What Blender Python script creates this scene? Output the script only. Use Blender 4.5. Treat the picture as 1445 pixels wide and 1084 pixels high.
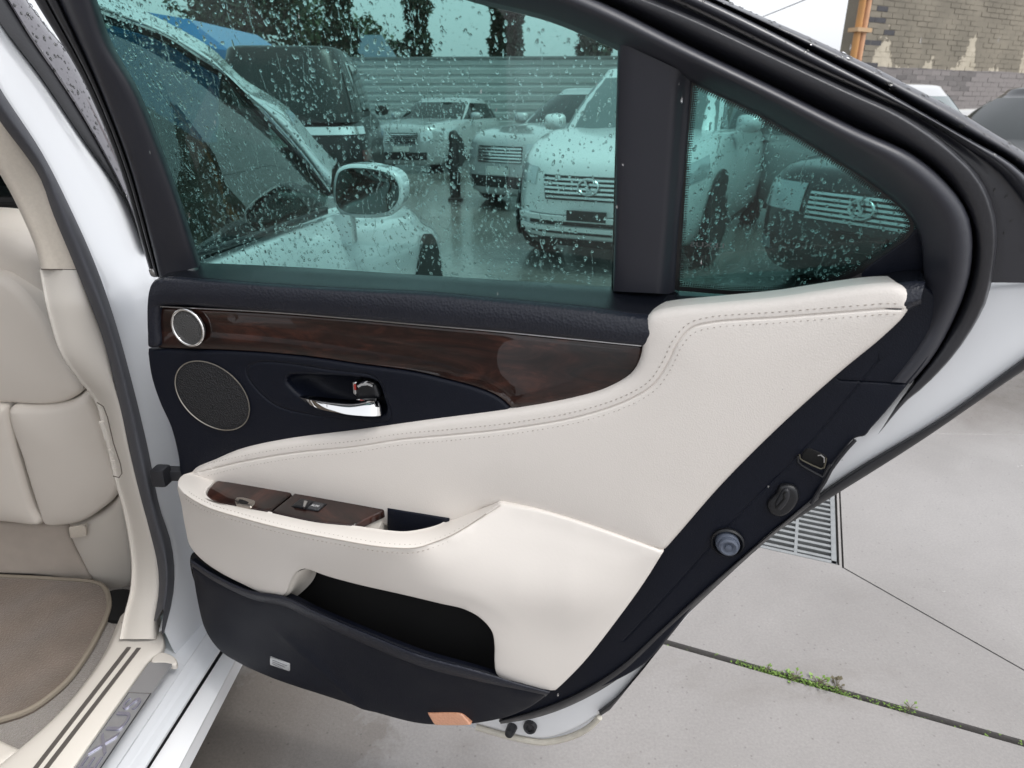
import bpy, math, random
import numpy as np
from mathutils import Vector, Matrix
from mathutils.geometry import delaunay_2d_cdt
random.seed(7); RNG = np.random.default_rng(7)
SC = bpy.context.scene
COL = SC.collection
for o in list(bpy.data.objects): bpy.data.objects.remove(o)
R_ = math.radians

# ------------------------------------------------------------------ camera
PW, PH, FPX = 1445.0, 1084.0, 960.0          # photograph size and focal length in its pixels
CAM = np.array([0.0, 0.0, 1.25])
_dx, _dy = (795 - PW/2)/FPX, (PH/2 - 150)/FPX
_y = np.array([_dx, _dy, 1.0]); _y /= np.linalg.norm(_y)
_z = np.array([0, 1, -_dy]); _z /= np.linalg.norm(_z)
_x = -np.cross(_y, _z)
CR = np.stack([_x, _y, _z])                   # columns: camera right, up, forward in the world
cd = bpy.data.cameras.new('camera'); cam = bpy.data.objects.new('camera', cd); COL.objects.link(cam)
cd.sensor_width = 36; cd.sensor_fit = 'HORIZONTAL'; cd.lens = FPX/PW*36
cd.clip_start = 0.02; cd.clip_end = 3000
M = Matrix([[CR[i][0], CR[i][1], -CR[i][2], CAM[i]] for i in range(3)] + [[0, 0, 0, 1]])
cam.matrix_world = M
SC.camera = cam
cd.dof.use_dof = True; cd.dof.focus_distance = .98; cd.dof.aperture_fstop = 10.0

# ------------------------------------------------------------------ sky, sun, exposure
SUN_EL, SUN_ROT = 60, 110
world = bpy.data.worlds.new('World'); SC.world = world; world.use_nodes = True
nt = world.node_tree; nt.nodes.clear()
out = nt.nodes.new('ShaderNodeOutputWorld'); bg = nt.nodes.new('ShaderNodeBackground')
sky = nt.nodes.new('ShaderNodeTexSky'); sky.sky_type = 'NISHITA'; sky.sun_disc = False
sky.sun_elevation = R_(SUN_EL); sky.sun_rotation = R_(SUN_ROT)
sky.air_density = 1.0; sky.dust_density = 5.0; sky.ozone_density = 1.0
hs = nt.nodes.new('ShaderNodeHueSaturation'); hs.inputs['Saturation'].default_value = 0.18
cloud = nt.nodes.new('ShaderNodeMix'); cloud.data_type = 'RGBA'; cloud.inputs[0].default_value = .62      # closed cloud deck over the clear sky
cloud.inputs[7].default_value = (2.75, 2.84, 3.0, 1)
nt.links.new(sky.outputs[0], hs.inputs['Color']); nt.links.new(hs.outputs[0], cloud.inputs[6]); nt.links.new(cloud.outputs[2], bg.inputs[0])
nt.links.new(bg.outputs[0], out.inputs[0]); bg.inputs[1].default_value = 0.15
sd = bpy.data.lights.new('sun', 'SUN'); sd.energy = 0.6; sd.angle = R_(25); sd.color = (1, .97, .93)
sun = bpy.data.objects.new('sun', sd); COL.objects.link(sun); sun.location = (-2, -6, 9)
_az = R_(SUN_ROT)
_sdir = Vector((math.sin(_az)*math.cos(R_(SUN_EL)), math.cos(_az)*math.cos(R_(SUN_EL)), math.sin(R_(SUN_EL))))
sun.rotation_euler = _sdir.to_track_quat('Z', 'Y').to_euler()
SC.view_settings.view_transform = 'Standard'; SC.view_settings.look = 'None'
SC.view_settings.exposure = 1.40; SC.view_settings.gamma = 1.0; SC.view_settings.use_curve_mapping = False
SC.render.engine = 'CYCLES'
SC.cycles.use_denoising = True
SC.cycles.max_bounces = 12; SC.cycles.transparent_max_bounces = 24; SC.cycles.transmission_bounces = 10
SC.cycles.glossy_bounces = 4; SC.cycles.diffuse_bounces = 3; SC.cycles.caustics_refractive = False
SC.cycles.caustics_reflective = False

# ------------------------------------------------------------------ un-projection on real planes
def ray(p): return CR @ np.array([(p[0]-PW/2)/FPX, (PH/2-p[1])/FPX, 1.0])
def on_plane(p, P0, n):
    r = ray(p); return CAM + r*(np.dot(P0-CAM, n)/np.dot(r, n))
ZV = np.array([0, 0, 1.0])
TH = R_(12.7)
HINGE = np.array([-.590, .906, 0.0])
DU = np.array([math.cos(TH), -math.sin(TH), 0]); DN = np.array([-math.sin(TH), -math.cos(TH), 0])
TILT, HB = 0.28, 1.04
NT = DN - TILT*ZV; NT = NT/np.linalg.norm(NT); TV = ZV + TILT*DN; TV = TV/np.linalg.norm(TV)
def Dm(x, y, w): return on_plane((x, y), HINGE + w*DN, DN)                 # the door's vertical inner plane
def Tm(x, y, off):                                                          # the door's window plane, leaning in above the belt
    P = on_plane((x, y), HINGE + (-.055+off)*DN + HB*ZV, NT)
    return P if P[2] > HB else Dm(x, y, -.055+off)
def Hm(x, y, h): return on_plane((x, y), np.array([0, 0, h]), ZV)          # a level plane
def Ym(x, y, Y): return on_plane((x, y), np.array([0, Y, 0.]), np.array([0, 1., 0]))
def Sm(x, y, X):                                                            # the car's side plane, leaning in above .98 m
    P = on_plane((x, y), np.array([X, 0, 0.]), np.array([1., 0, 0]))
    if P[2] <= .98: return P
    return on_plane((x, y), np.array([X, 0, .98]), np.array([1., 0, .30]))
FD = (HINGE, DU, ZV, DN)
FT = (HINGE - .055*DN + HB*ZV, DU, TV, NT)
FH = lambda h: (np.array([0, 0, h]), np.array([1., 0, 0]), np.array([0, 1., 0]), ZV)

# ------------------------------------------------------------------ materials
MATS = {}
def mat(name, col, rough=.5, metal=0, coat=0, bump=None, bump_s=.2, spec=.5, var=0, var_s=8, rvar=0, dist=.001, coat_r=.03, sheen=0):
    if name in MATS: return MATS[name]
    m = bpy.data.materials.new(name); m.use_nodes = True; n = m.node_tree.nodes; l = m.node_tree.links
    b = n['Principled BSDF']; b.inputs['Base Color'].default_value = (*col, 1)
    b.inputs['Roughness'].default_value = rough; b.inputs['Metallic'].default_value = metal
    b.inputs['Coat Weight'].default_value = coat; b.inputs['Coat Roughness'].default_value = coat_r
    b.inputs['Specular IOR Level'].default_value = spec
    if sheen: b.inputs['Sheen Weight'].default_value = sheen
    tc = n.new('ShaderNodeNewGeometry')
    if var or rvar:
        nz = n.new('ShaderNodeTexNoise'); nz.inputs['Scale'].default_value = var_s; nz.inputs['Detail'].default_value = 6
        l.new(tc.outputs['Position'], nz.inputs['Vector'])
        if var:
            mx = n.new('ShaderNodeMix'); mx.data_type = 'RGBA'
            mx.inputs[6].default_value = (*[c*(1-var) for c in col], 1); mx.inputs[7].default_value = (*[min(1, c*(1+var)) for c in col], 1)
            l.new(nz.outputs[0], mx.inputs[0]); l.new(mx.outputs[2], b.inputs['Base Color'])
        if rvar:
            mr = n.new('ShaderNodeMapRange'); mr.inputs[1].default_value = .3; mr.inputs[2].default_value = .7
            mr.inputs[3].default_value = rough-rvar; mr.inputs[4].default_value = rough+rvar
            l.new(nz.outputs[0], mr.inputs[0]); l.new(mr.outputs[0], b.inputs['Roughness'])
    if bump:
        kind, s = bump
        if kind == 'voro':
            t = n.new('ShaderNodeTexVoronoi'); t.inputs['Scale'].default_value = s; o = t.outputs['Distance']
        else:
            t = n.new('ShaderNodeTexNoise'); t.inputs['Scale'].default_value = s; t.inputs['Detail'].default_value = 4; o = t.outputs[0]
        l.new(tc.outputs['Position'], t.inputs['Vector'])
        bp = n.new('ShaderNodeBump'); bp.inputs['Strength'].default_value = bump_s; bp.inputs['Distance'].default_value = dist
        l.new(o, bp.inputs['Height']); l.new(bp.outputs[0], b.inputs['Normal'])
    MATS[name] = m; return m

LEATHER = mat('leather_cream', (.72, .676, .630), .48, bump=('voro', 560), bump_s=.17, var=.035, var_s=9, rvar=.06, spec=.35)
LEATHER_S = mat('leather_smooth', (.70, .659, .615), .46, bump=('noise', 260), bump_s=.10, var=.03, var_s=7, rvar=.06, spec=.35)
SEAT = mat('seat_leather', (.74, .69, .63), .45, bump=('noise', 300), bump_s=.10, var=.03, var_s=6, spec=.35)
STITCH = mat('stitch_thread', (.36, .32, .28), .7)
NAVY = mat('navy_vinyl', (.0068, .0088, .0175), .46, bump=('voro', 300), bump_s=.55, var=.15, var_s=20, rvar=.05)
NAVYF = mat('navy_plastic', (.0032, .0048, .0112), .52, spec=.24, bump=('voro', 600), bump_s=.25, var=.12, var_s=14, rvar=.06)
BLACKP = mat('black_plastic', (.0065, .0072, .0095), .40, bump=('noise', 700), bump_s=.12, var=.15, var_s=25, rvar=.08)
FRAMEP = mat('frame_plastic', (.021, .0225, .031), .42, bump=('noise', 900), bump_s=.15, var=.12, var_s=18, rvar=.07)
RUBBER = mat('rubber', (.015, .0155, .019), .5, bump=('noise', 500), bump_s=.15, var=.2, var_s=40, rvar=.08)
GLOSSB = mat('gloss_black_wet', (.026, .0275, .036), .34, coat=.25, bump=('noise', 120), bump_s=.06, rvar=.05, var_s=60)
VOID = mat('hollow_shade', (.0012, .0012, .0014), .9)  # near-black stands in for the shade inside pockets and hollows
CHROME = mat('chrome', (.86, .85, .84), .06, metal=1, rvar=.03, var_s=60)
SATIN = mat('satin_metal', (.60, .60, .60), .28, metal=1, var=.1, var_s=80)
STEEL = mat('galvanised_steel', (.42, .43, .43), .42, metal=.7, var=.2, var_s=30, rvar=.1)
WHITE = mat('white_paint', (.62, .64, .67), .22, coat=1, coat_r=.04, var=.02, var_s=3, bump=('noise', 60), bump_s=.01)
WHITE_IN = mat('white_paint_dull', (.80, .815, .835), .35, coat=.4, var=.03, var_s=6)
CREAMP = mat('cream_plastic', (.65, .61, .555), .5, bump=('noise', 600), bump_s=.12, var=.03, var_s=8)
FABRIC = mat('pillar_fabric', (.62, .56, .48), .9, bump=('noise', 900), bump_s=.5, var=.10, var_s=220, sheen=.2)
SEALR = mat('flocked_seal', (.062, .064, .075), .75, bump=('noise', 900), bump_s=.3, var=.12, var_s=90)
MESHG = mat('speaker_mesh', (.010, .0105, .013), .6, bump=('voro', 420), bump_s=1.0, dist=.002)
MESHS = mat('tweeter_mesh', (.095, .095, .095), .45, metal=.6, bump=('voro', 700), bump_s=1.0, dist=.002)

def wood_mat():
    m = bpy.data.materials.new('burl_wood'); m.use_nodes = True; n = m.node_tree.nodes; l = m.node_tree.links
    b = n['Principled BSDF']; b.inputs['Roughness'].default_value = .5; b.inputs['Specular IOR Level'].default_value = .15; b.inputs['Coat Weight'].default_value = .9; b.inputs['Coat Roughness'].default_value = .012
    g = n.new('ShaderNodeNewGeometry'); mp = n.new('ShaderNodeMapping'); mp.inputs['Scale'].default_value = (5, 5, 22)
    mp.inputs['Rotation'].default_value = (0, .12, 0)
    l.new(g.outputs['Position'], mp.inputs[0])
    a = n.new('ShaderNodeTexNoise'); a.inputs['Scale'].default_value = 1.6; a.inputs['Detail'].default_value = 8; a.inputs['Roughness'].default_value = .65; a.inputs['Distortion'].default_value = 1.5
    l.new(mp.outputs[0], a.inputs['Vector'])
    a2 = n.new('ShaderNodeTexNoise'); a2.inputs['Scale'].default_value = 40; a2.inputs['Detail'].default_value = 5
    l.new(g.outputs['Position'], a2.inputs['Vector'])
    r = n.new('ShaderNodeValToRGB'); e = r.color_ramp.elements
    e[0].position = .34; e[0].color = (.005, .0022, .0018, 1); e[1].position = .70; e[1].color = (.095, .031, .019, 1)
    k = e.new(.52); k.color = (.030, .0100, .0068, 1)
    l.new(a.outputs[0], r.inputs[0])
    mx = n.new('ShaderNodeMix'); mx.data_type = 'RGBA'; mx.blend_type = 'MULTIPLY'; mx.inputs[0].default_value = .6
    l.new(r.outputs[0], mx.inputs[6]); l.new(a2.outputs[0], mx.inputs[7]); l.new(mx.outputs[2], b.inputs['Base Color'])
    return m
WOOD = wood_mat()

def glass_mat(name, tint, gl=1.0, ior=1.45):
    m = bpy.data.materials.new(name); m.use_nodes = True; n = m.node_tree.nodes; l = m.node_tree.links; n.clear()
    o = n.new('ShaderNodeOutputMaterial'); t = n.new('ShaderNodeBsdfTransparent'); t.inputs[0].default_value = (*tint, 1)
    g = n.new('ShaderNodeBsdfGlossy'); g.inputs['Roughness'].default_value = .0; g.inputs[0].default_value = (gl, gl, gl, 1)
    f = n.new('ShaderNodeFresnel'); f.inputs[0].default_value = ior; mx = n.new('ShaderNodeMixShader')
    l.new(f.outputs[0], mx.inputs[0]); l.new(t.outputs[0], mx.inputs[1]); l.new(g.outputs[0], mx.inputs[2]); l.new(mx.outputs[0], o.inputs[0])
    return m
GLASS = glass_mat('green_window_glass', (.53, .725, .70))
GLASS_Q = glass_mat('privacy_glass', (.38, .585, .565))
GLASS_C = glass_mat('front_glass', (.46, .54, .52), ior=1.85)
def water_mat():
    m = bpy.data.materials.new('rain_water'); m.use_nodes = True; n = m.node_tree.nodes; l = m.node_tree.links; n.clear()
    o = n.new('ShaderNodeOutputMaterial'); g = n.new('ShaderNodeBsdfGlass'); g.inputs['IOR'].default_value = 1.33; g.inputs['Roughness'].default_value = 0
    l.new(g.outputs[0], o.inputs[0]); return m
WATER = water_mat()

# ------------------------------------------------------------------ object helpers
WM = {}
def link(o, parent=None, mw=None):
    COL.objects.link(o)
    if parent: o.parent = parent
    return o
def empty(name, loc, rz=0, label=None, cat=None, group=None, parent=None):
    o = bpy.data.objects.new(name, None); COL.objects.link(o); o.empty_display_size = .2
    o.location = loc; o.rotation_euler = (0, 0, rz)
    WM[o.name] = Matrix.Translation(loc) @ Matrix.Rotation(rz, 4, 'Z')
    if label: o['label'] = label
    if cat: o['category'] = cat
    if group: o['group'] = group
    return o
def tag(o, label=None, cat=None, group=None, kind=None):
    if label: o['label'] = label
    if cat: o['category'] = cat
    if group: o['group'] = group
    if kind: o['kind'] = kind
    return o
def mk(name, V, F, m, parent=None, smooth=35, origin=None):
    """one mesh object from world coordinates; verts are stored in the parent's frame (or about origin)"""
    V = np.asarray(V, float)
    o_loc = None
    if parent is not None:
        Mi = np.array(WM[parent.name].inverted()); V = V @ Mi[:3, :3].T + Mi[:3, 3]
        if origin is not None:
            oo = np.array(origin) @ Mi[:3, :3].T + Mi[:3, 3]; V = V - oo; o_loc = oo
    elif origin is not None:
        o_loc = np.array(origin, float); V = V - o_loc
    me = bpy.data.meshes.new(name); me.from_pydata(V.tolist(), [], [list(map(int, f)) for f in F]); me.validate(); me.update()
    if m is not None: me.materials.append(m)
    if smooth:
        me.polygons.foreach_set('use_smooth', [True]*len(me.polygons))
        try: me.set_sharp_from_angle(angle=R_(smooth))
        except Exception: pass
    o = bpy.data.objects.new(name, me); COL.objects.link(o)
    if parent is not None: o.parent = parent
    Mw = WM[parent.name] if parent is not None else Matrix.Identity(4)
    if o_loc is not None:
        o.location = o_loc; Mw = Mw @ Matrix.Translation(o_loc)
    WM[o.name] = Mw
    return o

def spline(pts, w=0.0, closed=False, step=6.0):
    """(x, y[, w][, 'c']) -> dense Nx3; 'c' marks a sharp corner"""
    P, cor = [], []
    for p in pts:
        c = p[-1] == 'c'; q = [v for v in p if v != 'c']
        P.append([q[0], q[1], q[2] if len(q) > 2 else w]); cor.append(c)
    P = np.array(P, float); n = len(P); outp = []
    segs = n if closed else n-1
    for i in range(segs):
        i0, i1 = i, (i+1) % n
        p1, p2 = P[i0], P[i1]
        p0 = P[i0-1] if ((closed or i0 > 0) and not cor[i0]) else p1 - (p2-p1)
        p3 = P[(i1+1) % n] if ((closed or i1 < n-1) and not cor[i1]) else p2 + (p2-p1)
        d = np.linalg.norm((p2-p1)[:2]); k = max(1, int(math.ceil(d/step)))
        a1 = max(np.linalg.norm((p1-p0)[:2]), 1e-6)**.5; a2 = max(d, 1e-6)**.5; a3 = max(np.linalg.norm((p3-p2)[:2]), 1e-6)**.5
        m1 = (p2-p1) + a2*((p1-p0)/a1 - (p2-p0)/(a1+a2)); m2 = (p2-p1) + a2*((p3-p2)/a3 - (p3-p1)/(a2+a3))
        for t in np.arange(k)/k:
            outp.append((2*t**3-3*t*t+1)*p1 + (t**3-2*t*t+t)*m1 + (-2*t**3+3*t*t)*p2 + (t**3-t*t)*m2)
    if not closed: outp.append(P[-1])
    return np.array(outp)
def resample(C, n):
    C = np.asarray(C); s = np.r_[0, np.cumsum(np.linalg.norm(np.diff(C, axis=0), axis=1))]
    t = np.linspace(0, s[-1], n); return np.stack([np.interp(t, s, C[:, k]) for k in range(C.shape[1])], 1)
def curve3(pts, f, w=0.0, n=60, closed=False):
    C = resample(spline(pts, w, closed, 4), n); return np.array([f(*c) for c in C])

def loft(name, curves, m, parent=None, sub=3, smooth=40, ring=False, closed=False, caps=False):
    """sheet through a list of equal-length 3D curves, Catmull-Rom across"""
    K = np.array(curves); nk, n = K.shape[0], K.shape[1]; rows = []
    idx = range(nk if ring else nk-1)
    for i in idx:
        p1, p2 = K[i], K[(i+1) % nk]
        p0 = K[i-1] if (i > 0 or ring) else 2*p1-p2; p3 = K[(i+2) % nk] if (i+2 < nk or ring) else 2*p2-p1
        for t in np.arange(sub)/sub:
            rows.append(.5*(2*p1 + (p2-p0)*t + (2*p0-5*p1+4*p2-p3)*t*t + (-p0+3*p1-3*p2+p3)*t**3))
    if not ring: rows.append(K[-1])
    Rw = np.array(rows); nr = len(Rw); V = Rw.reshape(-1, 3); F = []
    for i in range(nr if ring else nr-1):
        for j in range(n if closed else n-1):
            a, b = i*n+j, i*n+(j+1) % n; c, d = ((i+1) % nr)*n+(j+1) % n, ((i+1) % nr)*n+j
            F.append((a, b, c, d))
    if caps and ring:
        F.append([i*n for i in range(nr)]); F.append([i*n+n-1 for i in range(nr)][::-1])
    return mk(name, V, F, m, parent, smooth)

def tube(name, pts, r, m, parent=None, seg=8, rx=None):
    P = np.array(pts, float); n = len(P); T = np.gradient(P, axis=0); T /= np.linalg.norm(T, axis=1)[:, None]
    ref = np.array([0, 0, 1.]) if abs(T[0][2]) < .9 else np.array([1., 0, 0])
    V, F = [], []; u = None
    for i in range(n):
        u = ref - T[i]*np.dot(ref, T[i]) if u is None else u - T[i]*np.dot(u, T[i]); u = u/np.linalg.norm(u); v = np.cross(T[i], u)
        ri = r[i] if hasattr(r, '__len__') else r
        for k in range(seg):
            a = 2*math.pi*k/seg; V.append(P[i] + ri*(math.cos(a)*u + math.sin(a)*v))
    for i in range(n-1):
        for k in range(seg): F.append((i*seg+k, i*seg+(k+1) % seg, (i+1)*seg+(k+1) % seg, (i+1)*seg+k))
    F.append(list(range(seg))[::-1]); F.append([(n-1)*seg+k for k in range(seg)])
    if name is None: return V, F
    return mk(name, V, F, m, parent, 50)

def inside(poly, P):
    x, y = P[:, 0], P[:, 1]; c = np.zeros(len(P), bool); a = poly; b = np.roll(poly, -1, 0)
    for (x1, y1), (x2, y2) in zip(a, b):
        if y1 == y2: continue
        k = ((y1 > y) != (y2 > y)) & (x < (x2-x1)*(y-y1)/(y2-y1)+x1); c ^= k
    return c
def segdist(P, A, B):
    best = np.full(len(P), 1e9); arg = np.zeros(len(P), int); par = np.zeros(len(P))
    for i, (a, b) in enumerate(zip(A, B)):
        ab = b-a; L = np.dot(ab, ab)+1e-18; t = np.clip(((P-a) @ ab)/L, 0, 1); d = np.linalg.norm(P-a-t[:, None]*ab, axis=1)
        k = d < best; best[k] = d[k]; arg[k] = i; par[k] = t[k]
    return best, arg, par

class Surf: pass
def panel(name, pts, f, fr, m, parent=None, w=0.0, r=.004, back=.02, grid=.013, step=6, pillow=0, pil_l=.05, holes=(), grooves=(),
          bump=None, smooth=45, rk=None, soap=True, fit=None):
    """a solid panel from an outline: px outline -> 3D through f -> heights over frame fr; rounded edge r, thickness back"""
    O, ex, ey, en = fr
    def loc(C):
        Q = np.array([f(*c) for c in C]) - O; return np.stack([Q @ ex, Q @ ey, Q @ en], 1)
    loops = [loc(spline(pts, w, True, step))] + [loc(spline(h, w, True, step)) for h in holes]
    P2, E = [], []; base = 0; LA, LB, LC = [], [], []
    for L in loops:
        n = len(L); P2.append(L[:, :2]); E += [(base+i, base+(i+1) % n) for i in range(n)]; base += n
        LA.append(L[:, :2]); LB.append(np.roll(L[:, :2], -1, 0)); LC.append(np.stack([L[:, 2], np.roll(L[:, 2], -1)], 1))
    nb = base; A = np.concatenate(LA); B = np.concatenate(LB); CC = np.concatenate(LC)
    def isin(P):
        k = inside(loops[0][:, :2], P)
        for L in loops[1:]: k &= ~inside(L[:, :2], P)
        return k
    cand = []
    rings = [r*q for q in (.12, .35, .65, 1.0)]
    for L in loops:
        T = np.roll(L[:, :2], -1, 0) - np.roll(L[:, :2], 1, 0); Nn = np.stack([-T[:, 1], T[:, 0]], 1); Nn /= np.linalg.norm(Nn, axis=1)[:, None]+1e-12
        for sg in (1, -1):
            for q in rings:
                X = L[:, :2]+sg*Nn*q; d, _, _ = segdist(X, A, B); k = isin(X) & (d > .93*q); cand.append(X[k])
    lo, hi = loops[0][:, :2].min(0), loops[0][:, :2].max(0)
    gx = np.arange(lo[0], hi[0]+grid, grid); gy = np.arange(lo[1], hi[1]+grid, grid*.866)
    G = np.array([(x+(.5*grid if j % 2 else 0), y) for j, y in enumerate(gy) for x in gx])
    if len(G):
        G = G[isin(G)]
        if len(G): d, _, _ = segdist(G, A, B); G = G[d > r+.35*grid]
    GR = []
    for (gp, gs, gd) in grooves:
        Lg = loc(spline(gp, w, False, 4))[:, :2]; ga, gb = Lg[:-1], Lg[1:]; GR.append((ga, gb, gs, gd))
        if len(G): d, _, _ = segdist(G, ga, gb); G = G[d > 3.2*gs]
        T = np.gradient(Lg, axis=0); Nn = np.stack([-T[:, 1], T[:, 0]], 1); Nn /= np.linalg.norm(Nn, axis=1)[:, None]+1e-12
        for q in (-2.4, -1.5, -.8, -.35, 0, .35, .8, 1.5, 2.4):
            X = Lg+Nn*q*gs; k = isin(X); X = X[k]
            if len(X): d, _, _ = segdist(X, A, B); cand.append(X[d > r*.5+.0008])
    if len(G): cand.append(G)
    allp = np.concatenate(P2+[c for c in cand if len(c)]) if cand else np.concatenate(P2)
    vo, eo, fo, ov, oe, of = delaunay_2d_cdt([Vector(p) for p in allp.tolist()], E, [], 0, 1e-6)
    Q = np.array([(v[0], v[1]) for v in vo]); F = [list(t) for t in fo]
    cen = np.array([Q[t].mean(0) for t in F]); k = isin(cen); F = [t for t, kk in zip(F, k) if kk]
    d, ai, tp = segdist(Q, A, B); bmask = np.zeros(len(Q), bool)
    lut = {}
    for i, src in enumerate(ov):
        for s_ in src:
            lut[s_] = i
            if s_ < nb: bmask[i] = True
    cb = CC[ai, 0]*(1-tp)+CC[ai, 1]*tp
    if np.ptp(CC) < 1e-7: c = np.full(len(Q), CC[0, 0])
    elif fit is not None:
        c = cb.copy()
    else:
        used = sorted(set(i for t in F for i in t)); nb_ = {i: set() for i in used}
        for t in F:
            for a in range(3): nb_[t[a]].update((t[(a+1) % 3], t[(a+2) % 3]))
        free = [i for i in used if not bmask[i]]; fi = {v: q for q, v in enumerate(free)}; c = cb.copy()
        nf = len(free); I = []; 
        if nf:
            Mx = np.zeros((nf, nf)); rhs = np.zeros(nf)
            for q, v in enumerate(free):
                ws = {u: 1/max(1e-9, np.linalg.norm(Q[u]-Q[v])) for u in nb_[v]}; Mx[q, q] = sum(ws.values())
                for u, ww in ws.items():
                    if u in fi: Mx[q, fi[u]] -= ww
                    else: rhs[q] += ww*cb[u]
            c[free] = np.linalg.solve(Mx, rhs)
    dd = np.clip(d, 0, r); c = c - (r - np.sqrt(np.maximum(0, r*r-(r-dd)**2)))
    if pillow: c = c + pillow*(1-np.exp(-d/pil_l))
    if bump is not None: c = c + bump(Q[:, 0], Q[:, 1], d)
    for (ga, gb, gs, gd) in GR:
        dg, _, _ = segdist(Q, ga, gb); c = c - gd*np.exp(-(dg/gs)**2)
    V = O + Q[:, :1]*ex + Q[:, 1:2]*ey + c[:, None]*en
    V = V.tolist(); base = 0
    for L in loops:
        n = len(L); st = len(V); ids = [lut[base+i] for i in range(n)]
        for i in range(n):
            j = ids[i]; V.append((np.array(V[j]) - back*en).tolist())
        for i in range(n): F.append([ids[(i+1) % n], ids[i], st+i, st+(i+1) % n] )
        base += n
        if L is loops[0]: cap = (st, n)
    if not holes: F.append([cap[0]+i for i in range(cap[1])][::-1])
    o = mk(name, V, F, m, parent, smooth)
    S = Surf(); S.Q = Q; S.c = c; S.fr = fr
    o_s[o.name] = S
    return o
o_s = {}
def surf_at(o, XY):
    S = o_s[o.name]; XY = np.asarray(XY); res = np.zeros(len(XY))
    for i, p in enumerate(XY):
        dd = np.linalg.norm(S.Q-p, axis=1); k = np.argsort(dd)[:4]; ww = 1/(dd[k]+1e-5)**2; res[i] = (S.c[k]*ww).sum()/ww.sum()
    return res
def offset_px(pts, d, step=3):
    C = spline(pts, 0, False, step); T = np.gradient(C[:, :2], axis=0); N = np.stack([-T[:, 1], T[:, 0]], 1); N /= np.linalg.norm(N, axis=1)[:, None]+1e-12
    C[:, :2] += N*d; return C
def stitches(name, lines3, m, parent, ln=.0046, gap=.0021, r=.00062, nrm=None):
    """lines3: list of Nx3 world polylines; every stitch its own small lozenge, joined into one piece"""
    V, F = [], []
    for C in lines3:
        C = np.array(C); L = np.linalg.norm(np.diff(C, axis=0), axis=1).sum(); n = int(L/(ln+gap))
        if n < 2: continue
        P = resample(C, n*2+1)
        for i in range(n):
            a, b = P[2*i], P[2*i+1]; b = a+(b-a)*(ln/(ln+gap)*2)*.98 if False else a+(b-a)*1.25
            t = (b-a)/np.linalg.norm(b-a); s = np.cross(t, nrm); s /= np.linalg.norm(s); u = nrm; mid = (a+b)/2
            k = len(V); V += [a-u*r, mid+s*r-u*r*.2, mid+u*r, mid-s*r-u*r*.2, b-u*r]
            F += [(k, k+1, k+2), (k, k+2, k+3), (k+4, k+2, k+1), (k+4, k+3, k+2)]
    o = mk(name, V, F, m, parent, 0); o['kind'] = 'stuff'; return o
def box_vf(c, s, ax=None):
    c = np.array(c, float); s = np.array(s, float)/2
    ax = np.eye(3) if ax is None else np.array(ax)
    V = [c + ax[0]*s[0]*i + ax[1]*s[1]*j + ax[2]*s[2]*k for k in (-1, 1) for j in (-1, 1) for i in (-1, 1)]
    F = [(0, 2, 3, 1), (4, 5, 7, 6), (0, 1, 5, 4), (2, 6, 7, 3), (0, 4, 6, 2), (1, 3, 7, 5)]
    return V, F
def bev_box(name, c, s, m, parent=None, bev=.01, ax=None, segs=2, origin=None):
    V, F = box_vf(c, s, ax); o = mk(name, V, F, m, parent, 40, origin)
    import bmesh
    bm = bmesh.new(); bm.from_mesh(o.data); bmesh.ops.bevel(bm, geom=bm.edges[:], offset=bev, segments=segs, profile=.7, affect='EDGES')
    bm.to_mesh(o.data); bm.free()
    o.data.polygons.foreach_set('use_smooth', [True]*len(o.data.polygons))
    try: o.data.set_sharp_from_angle(angle=R_(40))
    except Exception: pass
    return o
def disc_solid(name, C, n, rad, depth, m, parent, seg=32, dome=0, prof=None, u=None, ell=1.0):
    """turned piece: profile [(radius, height)] about axis n"""
    n = np.array(n)/np.linalg.norm(n); u = np.cross(n, [0, 0, 1.]) if u is None else np.array(u); u = u/np.linalg.norm(u); v = np.cross(n, u)
    prof = prof or [(rad, -depth), (rad, 0), (rad*.9, dome*.5), (rad*.5, dome), (0, dome)]
    V, F = [], []
    for (q, h) in prof:
        for k in range(seg): a = 2*math.pi*k/seg; V.append(np.array(C)+n*h+q*(math.cos(a)*u*ell+math.sin(a)*v))
    for i in range(len(prof)-1):
        for k in range(seg): F.append((i*seg+k, i*seg+(k+1) % seg, (i+1)*seg+(k+1) % seg, (i+1)*seg+k))
    return mk(name, V, F, m, parent, 40)
def text_mesh(name, body, size, O, ex, ey, m, parent, extr=.0008, fit=None):
    cu = bpy.data.curves.new('tmp_text', 'FONT'); cu.body = body; cu.size = size; cu.extrude = extr; cu.align_x = 'CENTER'; cu.align_y = 'CENTER'
    to = bpy.data.objects.new('tmp_text', cu); COL.objects.link(to); bpy.context.view_layer.update()
    me = bpy.data.meshes.new_from_object(to.evaluated_get(bpy.context.evaluated_depsgraph_get()))
    P = np.array([v.co[:] for v in me.vertices]); F = [tuple(p.vertices) for p in me.polygons]
    bpy.data.objects.remove(to); bpy.data.curves.remove(cu)
    if fit: P[:, 0] *= fit/np.ptp(P[:, 0])
    en = np.cross(ex, ey); V = np.array(O)+P[:, :1]*ex+P[:, 1:2]*ey+P[:, 2:]*en
    return mk(name, V, F, m, parent, 0)

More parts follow.
